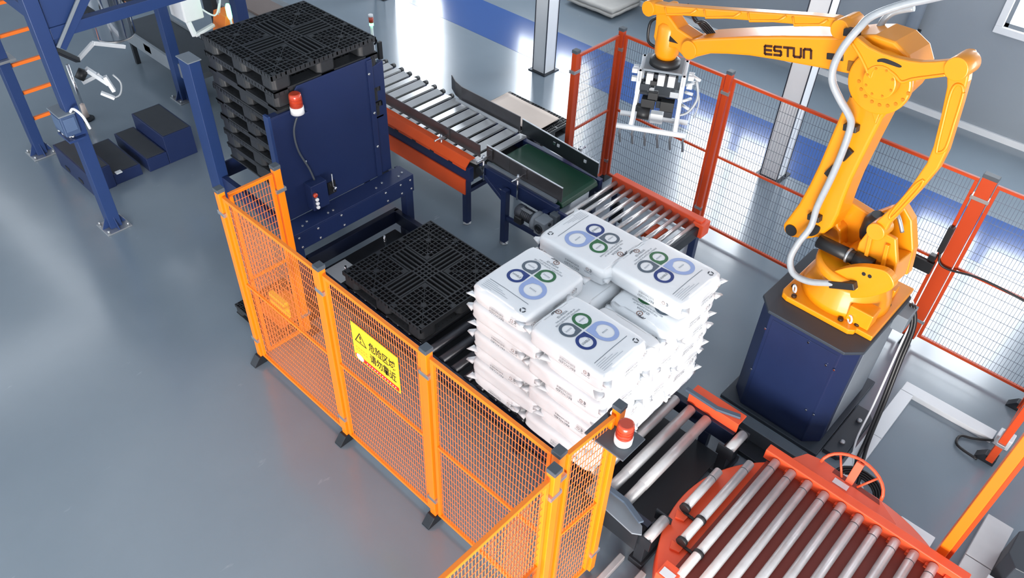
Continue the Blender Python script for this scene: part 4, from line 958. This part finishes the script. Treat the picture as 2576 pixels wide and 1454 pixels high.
def clampset(x, y, s, zz=.92):
    o = MB().cyl((x, y, zz-.01), (x, y+s*.20, zz-.01), .009, 8).obj('adjuster_rod', CHROME, t)
    MB().cyl((x, y+s*.10, .66), (x, y+s*.10, zz+.03), .012, 10).obj('adjuster_post', CHROME, o)
    MB().cbox((x, y+s*.10, zz-.01), (.035, .035, .04)).obj('adjuster_clamp', ZINC, o, .004)
    MB().box(x-.03, x+.03, y-.008, y+.008, zz-.06, zz+.06).obj('adjuster_plate', SHEET, o, .002)
clampset(-.62, 2.98, -1)
for x, y in ((-.18, 2.84), (-2.5, 2.84), (-.18, 3.70), (-2.5, 3.70)):
    MB().box(x-.035, x+.035, y-.035, y+.035, .02, .60).obj('leg', NAVY, t, .003); MB().lathe((x, y, 0), [(.05, 0), (.05, .012), (.015, .02), (.015, .05)], 12).obj('levelling_foot', ZINC, t)
MB().bar((-.18, 2.86, .44), (-.18, 3.68, .44), .05, .05).obj('cross_brace', NAVY, t, .003)
# belt conveyor
t = thing('belt_conveyor', 'short green belt conveyor between steel side guards', 'conveyor', (.45, 3.3, 0))
bp = [(-.02, CZ-.06), (.0, CZ-.015), (.03, CZ), (.98, CZ), (1.02, CZ-.015), (1.04, CZ-.06), (1.0, CZ-.10), (.02, CZ-.10)]
MB().prism(bp, lambda u, v, w: Vector((u, w, v)), 3.02, 3.60).obj('belt', GREENB, t, .008)
for y in (2.96, 3.66):
    MB().box(-.08, 1.03, y-.03, y+.03, CZ-.18, CZ-.02).obj('side_rail', NAVY, t, .004)
    MB().cyl((-.02, y-.05*(1 if y < 3.3 else -1), CZ-.06), (-.02, y-.09*(1 if y < 3.3 else -1), CZ-.06), .05, 16).obj('tail_bearing', DARK, t)
MB().bar((.0, 2.985, CZ+.01), (.98, 2.985, CZ+.01), .035, .03).obj('edge_strip', GREYP, t, .003)
MB().bar((-.06, 3.03, CZ+.10), (.30, 3.01, CZ+.10), .01, .17).obj('guide_plate', SHEET, t, .002); MB().bar((.305, 3.01, CZ+.10), (1.03, 3.01, CZ+.10), .01, .17).obj('guide_plate', SHEET, t, .002)
MB().bar((-.06, 3.03, CZ+.188), (1.03, 3.01, CZ+.188), .014, .008).obj('guide_lip', ALU, t)
MB().bar((-.16, 3.70, CZ+.10), (1.0, 3.62, CZ+.10), .01, .18).obj('guide_plate', mat('dark_sheet', srgb(72, 78, 82), .35, .7, var=.15), t, .002)
MB().bar((-.16, 3.70, CZ+.193), (1.0, 3.62, CZ+.193), .014, .008).obj('guide_lip', ALU, t)
for x, m in ((.36, CHROME), (.42, ALU), (.82, ALU)): y = 3.70-.069*(x+.16)-.012; MB().cbox((x, y, CZ+.13), (.035, .012, .035)).obj('photo_sensor', m, t, .004)
clampset(.02, 3.0, -1, CZ+.12); clampset(.52, 3.0, -1, CZ+.12); clampset(.62, 3.68, 1, CZ+.12)
for x, y in ((.37, 2.88), (.92, 2.90), (.37, 3.70), (.92, 3.70)):
    MB().box(x-.035, x+.035, y-.035, y+.035, .03, CZ-.10).obj('leg', NAVY, t, .003); MB().lathe((x, y, 0), [(.05, 0), (.05, .012), (.015, .02), (.015, .05)], 12).obj('levelling_foot', ZINC, t)
MB().bar((.40, 2.88, .36), (.90, 2.90, .36), .04, .05).obj('leg_brace', NAVY, t, .003)
MB().bar((.02, 2.93, .70), (.34, 2.90, .56), .05, .05).obj('knee_brace', NAVY, t, .003)
# gear motor
g = thing('gear_motor', 'dark electric gear motor mounted below the green belt conveyor', 'motor', (.88, 2.80, .52))
mz = .64
MB().lathe((0, 2.80, mz), [(.0, .62), (.05, .62), (.075, .64), (.075, .70), (.068, .71), (.068, .88)], 24, 'x').obj('motor_body', mat('motor_grey', srgb(66, 70, 78), .45, .3), g)
for k in range(7): MB().lathe((0, 2.80, mz), [(.072, .72+.022*k), (.072, .727+.022*k)], 24, 'x').obj('cooling_fin', DARK, g)
MB().lathe((0, 2.80, mz), [(.105, .88), (.105, .905), (.08, .93)], 28, 'x').obj('motor_flange', GREYP, g)
gb_ = MB().box(.92, 1.06, 2.72, 2.88, mz-.10, mz+.08).obj('gearbox', GREYP, g, .012)
MB().lathe((.99, 2.72, mz-.01), [(.052, 0), (.052, -.012), (.03, -.014), (.03, -.004)], 24, 'y').obj('output_bore', DARK, gb_)
MB().lathe((1.06, 2.80, mz+.04), [(.018, 0), (.018, .01)], 12, 'x').obj('oil_plug', DARK, gb_)
MB().box(1.0, 1.10, 2.86, 2.96, mz-.02, mz+.12).obj('chain_case', CAPG, g, .01)
MB().box(.66, .76, 2.70, 2.76, mz-.09, mz-.01).obj('terminal_box', BLACK, g, .008)
MB().box(.70, .84, 2.755, 2.80, mz+.066, mz+.071).obj('rating_plate', ZINC, g)
# pick-up rollers
t = thing('roller_conveyor', 'roller pick station with spaced steel rollers and an orange end rail', 'conveyor', (1.65, 3.4, 0))
RZ = .76
me = None
for i in range(11):
    x = 1.12+.101*i
    if me is None: o = MB().cyl((0, -.43, 0), (0, .43, 0), .024, 16).obj('roller', mat('bright_roller', srgb(206, 204, 204), .25, .6, var=.1), t); o.matrix_parent_inverse = Matrix.Identity(4); me = o.data
    else: o = shared('roller', me, t)
    o.location = (x-1.65, -.02, RZ-.024)
MB().box(1.06, 2.20, 3.81, 3.89, .62, .80).obj('end_rail', TT_ORANGE, t, .006)
MB().box(2.12, 2.24, 3.78, 3.92, .62, .78).obj('end_block', TT_ORANGE, t, .006)
MB().box(1.06, 2.20, 2.92, 2.95, .62, .78).obj('side_rail', NAVY, t, .004)
MB().box(2.16, 2.20, 2.95, 3.80, .62, .74).obj('cross_rail', DARK, t, .004)
MB().box(1.06, 1.10, 2.95, 3.80, .58, .70).obj('cross_rail', DARK, t, .004)
for y in (3.2, 3.55): MB().box(1.30, 1.42, y-.02, y+.02, .50, .72).obj('lift_post', DARK, t, .003)
MB().box(1.75, 1.95, 3.40, 3.62, .60, .67).obj('motor_cover', COVER, t, .006)
for x, y in ((1.12, 2.94), (2.14, 2.94), (1.12, 3.85), (2.14, 3.85)): MB().box(x-.035, x+.035, y-.035, y+.035, 0, .62).obj('leg', NAVY, t, .003)
# paper sacks on a pallet behind the line
t = link_copy(pp); t.location = (-1.22, 4.88, 0); t.scale = (1, .62, .9); tag(t, 'black plastic pallet on the floor behind the slat conveyor under kraft sheets', 'pallet')
KR = [CARD, mat('kraft_light', srgb(214, 198, 186), .75, var=.1, scale=3)]
sh = MB()
for k in range(2):
    b = MB(); n = 14; m = 8; P = []; F = []
    for i in range(n+1):
        for j in range(m+1):
            u, v = i/n, j/m; x = -1.76+.92*u+.06*k; y = 4.66+.50*v-.03*k
            P.append((x, y, .152+.018*k+.008*noise.noise(Vector((x*4, y*4, k*3)))+.006*(v > .9)))
    for i in range(n):
        for j in range(m): a = i*(m+1)+j; F.append((a, a+m+1, a+m+2, a+1))
    b.add(P, F, True); o = b.obj('paper_sheet', KR[k]); so = o.modifiers.new('thick', 'SOLIDIFY'); so.thickness = .008
    tag(o, ('lower' if k == 0 else 'upper')+' kraft paper sheet lying on the small pallet behind the conveyor', 'paper', 'kraft sheets on the pallet')
MB().box(-.66, -.58, 4.62, 4.74, 0, .14)
# distant stacked white sacks by the wall
for k in range(2):
    P = []; F = []; n, m = 14, 8
    for i in range(n+1):
        for j in range(m+1):
            u, v = i/n, j/m; P.append((-3.45+1.0*u, 8.42+.78*v, .05+.07*k+.012*noise.noise(Vector((u*5, v*5, k*2.)))))
    for i in range(n):
        for j in range(m): a = i*(m+1)+j; F.append((a, a+m+1, a+m+2, a+1))
    b = MB(); b.add(P, F, True); o = b.obj('sack_pile', mat('pale_sack', srgb(200, 196, 190), .7, var=.12, scale=6)); so = o.modifiers.new('thick', 'SOLIDIFY'); so.thickness = .05
    tag(o, ('lower' if k == 0 else 'upper')+' flat pile of pale empty sacks by the back wall at the top edge', 'sack pile', 'flat sacks by the back wall')
# ------------------------------------------------------------------ bagging platform at the upper left
t = thing('bagging_platform', 'navy steel platform frame with tall columns at the upper left', 'platform', (-3.9, 1.0, 0))
cols = [(-2.88, -.02, 4.2), (-4.88, .03, 3.2), (-4.91, 2.0, 4.0), (-2.88, 2.0, 4.0)]
def foot(x, y):
    p = MB().box(x-.14, x+.14, y-.14, y+.14, 0, .015).obj('base_plate', ZINC, t, .003)
    for sx in (-1, 1):
        for sy in (-1, 1): MB().lathe((x+sx*.11, y+sy*.11, .015), [(.015, 0), (.015, .03), (.008, .035)], 8).obj('anchor_bolt', ZINC, p)
    for a in (0, 1):
        g_ = MB()
        for s in (-1, 1):
            fn_ = (lambda u, v, w: Vector((x+s*u, y+w, v))) if a == 0 else (lambda u, v, w: Vector((x+w, y+s*u, v)))
            MB().prism([(.06, .015), (.13, .015), (.06, .16)], fn_, -.006, .006).obj('gusset', NAVYL, p)
for x, y, h in cols[:1]+cols[2:]:
    MB().box(x-.065, x+.065, y-.065, y+.065, .015, h).obj('column', NAVYL, t, .005); foot(x, y)
x, y, h = cols[1]
MB().box(x-.06, x+.06, y-.06, y+.06, .015, 1.24).obj('column', NAVYL, t, .005); foot(x, y)
MB().box(x-.12, x+.12, y-.12, y+.12, 1.24, 1.27).obj('splice_plate', ZINC, t, .003)
MB().box(x-.06, x+.06, y-.06, y+.06, 1.27, h).obj('column', NAVYL, t, .005)
def beam(a, b, w, hh, m=NAVYL, n='beam'): MB().bar(a, b, w, hh).obj(n, m, t, .004)
BZ = 2.235
beam((-2.88, .05, BZ), (-2.88, 1.95, BZ), .10, .11); beam((-4.90, .05, BZ), (-4.90, 1.95, BZ), .10, .11)
beam((-2.93, -.02, 2.45), (-4.83, .0, 2.45), .10, .12); beam((-2.93, 2.0, BZ), (-4.83, 2.0, BZ), .10, .11)
for y in (.5, .95, 1.45): beam((-2.93, y, BZ+.02), (-4.85, y, BZ+.02), .07, .08, DARK, 'joist')
g0, g1, g2 = atx(140, 128, -2.86), atx(66, -90, -2.86), atx(222, -90, -2.86)
MB().prism([(g0.y, g0.z), (g1.y, g1.z), (g2.y, g2.z)], lambda u, v, w: Vector((w, u, v)), -2.87, -2.85).obj('gusset_plate', NAVYL, t, .003)
g3, g4 = atx(150, 118, -2.86), atx(250, -92, -2.86)
MB().bar(g3, g4, .09, .09).obj('knee_brace', NAVYL, t, .004)
g3, g4 = atx(146, 120, -2.80), atx(234, -92, -2.80)
MB().bar(g3, g4, .02, .03).obj('brace_edge', GREYP, t, .003)
MB().box(-4.85, -2.95, .05, .40, 2.32, 2.34).obj('deck_plate', DARK, t); MB().box(-4.85, -2.95, 1.3, 1.95, 2.32, 2.34).obj('deck_plate', DARK, t)
# ladder
t = thing('ladder', 'vertical ladder with bright orange rungs between the blue columns', 'ladder', (-4.88, .3, 0))
MB().box(-4.92, -4.86, .56, .62, .0, 3.2).obj('ladder_rail', NAVYL, t, .003)
RU = mat('rung_orange', srgb(244, 120, 40), .4)
for z in (.46, .80, 1.15, 1.50, 1.85, 2.2): MB().bar((-4.88, .10, z), (-4.88, .57, z), .04, .04).obj('rung', RU, t, .006)
# control panel on the column
t = thing('control_panel', 'grey operator panel box fixed on the front blue column', 'control panel', (-3.05, -.05, 1.2))
o = Vector((-3.03, -.05, 1.30)); M_ = Matrix.Rotation(.0, 3, 'Z')
MB().box(-3.20, -2.95, -.24, -.09, 1.14, 1.36).obj('housing', mat('panel_slate', srgb(62, 82, 116), .45), t, .008)
MB().box(-3.21, -2.94, -.25, -.085, 1.36, 1.375).obj('lid', GREYP, t, .004)
MB().box(-3.17, -2.98, -.246, -.24, 1.19, 1.33).obj('screen', mat('screen_slate', srgb(84, 104, 136), .25), t, .003)
MB().box(-2.95, -2.944, -.22, -.11, 1.19, 1.33).obj('side_door', mat('screen_slate', (0,0,0)), t, .003)
for k in range(5): MB().lathe((-3.17+.05*k, -.225+.012*k, 1.10), [(.014, 0), (.014, .03), (.008, .036)], 10).obj('push_button', WHITE if k % 2 else CHROME, t)
MB().box(-3.20, -2.93, -.24, -.08, 1.075, 1.10).obj('button_shelf', NAVYL, t, .003)
MB().tube([(-2.96, -.12, 1.38), (-2.90, -.10, 1.43), (-2.84, -.06, 1.36), (-2.82, -.04, 1.22)], .013).obj('cable', WHITE, t)
t.location = Vector(t.location)+Vector((.17, .07, .10))
# step boxes
DST = mat('step_tread', srgb(50, 54, 60), .6, var=.15)
def step(name, lab, blocks):
    t = thing(name, lab, 'step', ((blocks[0][0]+blocks[0][1])/2, (blocks[0][2]+blocks[-1][3])/2, 0))
    for x0, x1, y0, y1, h in blocks:
        MB().box(x0, x1, y0, y1, 0, h-.006).obj('step_box', NAVY, t, .005); MB().box(x0+.02, x1-.02, y0+.02, y1-.02, h-.006, h).obj('tread', DST, t, .002)
    return t
t = step('step_platform', 'low navy step platform behind the column with control panel', [(-4.45, -3.58, .08, .36, .30), (-4.40, -3.60, .365, .70, .15)])
MB().box(-3.63, -3.575, .40, .47, .145, .158).obj('warning_label', WHITE, t)
for x in (-4.25, -3.9): MB().box(x, x+.10, .074, .08, .05, .10).obj('fork_slot', BLACK, t)
step('step_platform', 'taller two level navy step beside the pallet dispenser', [(-4.40, -3.58, .78, 1.04, .18), (-4.35, -3.58, 1.045, 1.42, .38)])
# hopper and bagging head
t = thing('hopper_spout', 'polished steel spout hanging under the platform beam', 'hopper', (-3.9, 1.0, 1.6))
MB().lathe((-3.9, 1.0, 1.58), [(.20, 0), (.215, .02), (.215, .60), (.25, .72)], 36).obj('drum', CHROME, t)
MB().lathe((-3.9, 1.0, 1.56), [(.19, 0), (.205, .03)], 36).obj('rim', STEEL, t)
MB().lathe((-3.9, 1.0, 2.18), [(.28, 0), (.28, .03)], 36).obj('collar', DARK, t)
t = thing('bag_clamp', 'white pneumatic bag clamp arms hanging beside the steel spout', 'clamp', (-3.6, .55, 1.3))
for a_, b_, w_ in (((-3.55, .62, 1.72), (-3.62, .95, 1.55), .05), ((-3.5, .45, 1.5), (-3.45, .60, 1.30), .09), ((-3.42, .58, 1.40), (-3.40, .62, 1.22), .06), ((-3.5, .40, 1.62), (-3.55, .62, 1.72), .035), ((-3.48, .36, 1.38), (-3.46, .55, 1.42), .03)):
    MB().bar(a_, b_, w_, .04).obj('clamp_arm', ALU, t, .004)
MB().bar((-3.46, .50, 1.22), (-3.40, .60, 1.14), .05, .03).obj('clamp_pad', WHITE, t, .004)
MB().tube([(-3.40, .66, 1.40), (-3.36, .70, 1.30), (-3.38, .66, 1.17), (-3.42, .58, 1.14)], .01).obj('air_line', HOSE, t)
MB().cyl((-3.5, .35, 1.42), (-3.5, .42, 1.50), .05, 14).obj('cylinder', BLACK, t)
MB().bar((-2.95, .0, 2.1), (-3.5, .40, 1.62), .05, .05).obj('hanger', DARK, t, .004)
t = thing('level_probe', 'thin steel probe standing on a round white foot by the column', 'probe', (-3.3, .26, 0))
pf = at(220, 300, 0); t.location = (pf.x, pf.y, 0)
MB().cyl((pf.x, pf.y, .05), (pf.x, pf.y, .78), .02, 12).obj('probe_tube', CHROME, t)
MB().lathe((pf.x, pf.y, 0), [(.09, 0), (.09, .02), (.05, .04)], 20).obj('probe_foot', DARK, t); MB().cyl((pf.x, pf.y, .03), (pf.x, pf.y, .22), .04, 14, .03).obj('probe_collar', mat('probe_beige', srgb(224, 206, 196), .5), t)
# sewing head and conveyor beyond
t = thing('sewing_head', 'white bag sewing head on a bent arm above the bagging conveyor', 'sewing machine', (-4.75, 2.35, 1.1))
MB().box(-5.0, -4.62, 2.15, 2.42, 1.12, 1.42).obj('head', WHITE, t, .02)
MB().bar((-4.66, 2.20, 1.14), (-4.60, 2.22, .94), .06, .05).obj('bent_arm', WHITE, t, .008); MB().bar((-4.60, 2.22, .95), (-4.62, 2.52, 1.0), .06, .04).obj('bent_arm', WHITE, t, .008)
MB().tube([(-4.7, 2.4, 1.25), (-4.6, 2.55, 1.12), (-4.62, 2.66, 1.25)], .012).obj('thread_guide', WHITE, t)
MB().bar((-4.9, 2.40, 1.36), (-5.0, 2.76, 1.34), .05, .05).obj('mounting_arm', ALU, t, .004)
MB().cyl((-4.62, 2.62, 1.10), (-4.64, 2.70, 1.32), .015, 8).obj('thread_stand', ALU, t)
MB().box(-5.06, -4.96, 2.72, 2.80, .04, 1.36).obj('stand', DARK, t, .005); MB().box(-5.12, -4.9, 2.71, 2.9, 0, .04).obj('stand_foot', DARK, t, .004)
t = thing('bagging_conveyor', 'dark flat bagging conveyor running behind the far blue column', 'conveyor', (-5.4, 2.6, 0))
MB().box(-6.6, -4.45, 2.05, 2.65, .42, .50).obj('belt', mat('dark_belt', srgb(62, 68, 74), .5, var=.1), t, .006)
for y in (2.02, 2.68): MB().box(-6.6, -4.45, y-.02, y+.02, .34, .54).obj('side_rail', GREYP, t, .004)
for x in (-6.3, -4.6):
    for y in (2.05, 2.65): MB().box(x-.03, x+.03, y-.03, y+.03, 0, .36).obj('leg', DARK, t, .003)
for x in (-5.7, -5.0): MB().box(x-.09, x+.09, 2.0, 2.005, .40, .50).obj('rating_plate', mat('lilac_plate', srgb(160, 165, 205), .5), t)
t = thing('machine_cabinet', 'plain slate grey machine cabinet left of the pallet stack', 'cabinet', (-3.95, 2.35, 0))
MB().box(-4.25, -3.75, 2.2, 2.55, 0, 1.02).obj('body', mat('slate_cabinet', srgb(74, 84, 96), .5, var=.06), t, .01); MB().box(-3.90, -3.74, 2.19, 2.3, 1.02, 1.04).obj('lid', GREYP, t, .004)
t = thing('orange_hood', 'orange sloping hood peeking out behind the top pallet', 'hood', (-4.55, 2.75, 1.0))
MB().prism([(2.55, .87), (2.62, 1.13), (2.80, 1.13), (2.88, .87)], lambda u, v, w: Vector((w, u, v)), -4.75, -4.45).obj('cowl', mat('hood_orange', srgb(244, 130, 50), .45), t, .008)
MB().box(-4.76, -4.44, 2.72, 2.9, 0, .87).obj('plinth', DARK, t, .006); 
t = thing('valve_motor', 'bright blue valve motor under the far platform beam', 'motor', (-4.6, 1.55, 1.6))
MB().lathe((-4.6, 1.55, 1.62), [(.06, .0), (.12, .04), (.14, .10), (.14, .24), (.08, .30)], 24).obj('motor_bell', BLUEP, t); MB().bar((-4.5, 1.30, 1.55), (-4.52, 1.42, 1.85), .07, .06).obj('elbow_pipe', ALU, t, .01)
MB().bar((-4.45, 1.22, 1.60), (-4.47, 1.22, 1.76), .06, .05).obj('orange_clip', RU, t, .004); MB().cyl((-4.6, 1.55, 1.9), (-4.6, 1.55, 2.18), .04, 12).obj('hanger', DARK, t); MB().bar((-4.38, 1.20, 1.50), (-4.45, 1.30, 1.60), .05, .05).obj('outlet', CARD, t, .004)
GL = mat('green_lamp', srgb(60, 230, 130), .3, emit=(.15, 1., .4), es=6.)
t = thing('green_indicator', 'glowing green indicator lamp near the orange hood', 'lamp', (-4.33, 2.62, 0))
MB().lathe((-4.33, 2.62, 1.14), [(.02, 0), (.035, .05), (.035, .16), (.02, .20)], 16).obj('lamp_body', GL, t); MB().cyl((-4.33, 2.62, .0), (-4.33, 2.62, 1.14), .015, 8).obj('lamp_stem', ALU, t)
# upstream conveyors behind the stack
t = thing('upstream_conveyor', 'grey upstream conveyor section with green belt end behind the pallet stack', 'conveyor', (-3.6, 3.35, 0))
MB().box(-5.9, -2.95, 3.05, 3.75, .86, .90).obj('cover_plate', ZINC, t, .004); MB().box(-5.9, -2.95, 3.05, 3.75, .62, .86).obj('body', DARK, t, .004)
MB().cyl((-2.93, 3.08, .80), (-2.93, 3.72, .80), .05, 18).obj('green_roller', GREENB, t); MB().cyl((-2.80, 3.08, .80), (-2.80, 3.72, .80), .028, 14).obj('end_roller', CHROME, t)
MB().box(-2.82, -2.78, 3.78, 3.84, .74, .98).obj('sensor_bracket', BLACK, t, .004)
for x in (-5.7, -3.1):
    for y in (3.1, 3.7): MB().box(x-.035, x+.035, y-.035, y+.035, 0, .62).obj('leg', NAVY, t, .003)
MB().prism([(-5.4, 3.2), (-4.6, 3.2), (-4.6, 3.6), (-5.4, 3.6)], lambda u, v, w: Vector((u, v, w)), .90, .93).obj('brown_belt', mat('brown_belt', srgb(120, 108, 104), .6), t, .003)
MB().tube([(-3.15, 3.78, .9), (-3.0, 3.86, .86), (-2.9, 3.84, .96), (-3.0, 3.80, 1.02)], .014).obj('loop_cable', CABLE, t)
t = thing('signal_tower', 'slim stack light with red lens on a white pole behind the stack', 'signal light', (-3.25, 4.05, 0))
MB().cyl((-3.25, 4.05, 0), (-3.25, 4.05, .98), .018, 10).obj('pole', WHITE, t); MB().cyl((-3.25, 4.05, .98), (-3.25, 4.05, 1.02), .03, 14).obj('green_ring', GL, t); MB().cyl((-3.25, 4.05, 1.02), (-3.25, 4.05, 1.10), .032, 14).obj('red_lens', REDL, t); MB().cyl((-3.25, 4.05, 1.10), (-3.25, 4.05, 1.13), .033, 14).obj('cap', WHITE, t)
# pallet lying by the fence corner
t = link_copy(pp); t.location = (-.42, .46, 0); t.scale = (.55, .5, .7); tag(t, 'small black pallet on the floor outside the left fence corner', 'pallet')
t = thing('orange_crate_lid', 'flat orange panel lying on the small pallet at the fence corner', 'panel', (-.36, .42, .11))
MB().box(-.55, -.12, .30, .66, .107, .125).obj('sheet', RU, t, .003); MB().box(-.52, -.15, .33, .63, .125, .132).obj('raised_field', ORANGE, t, .002)
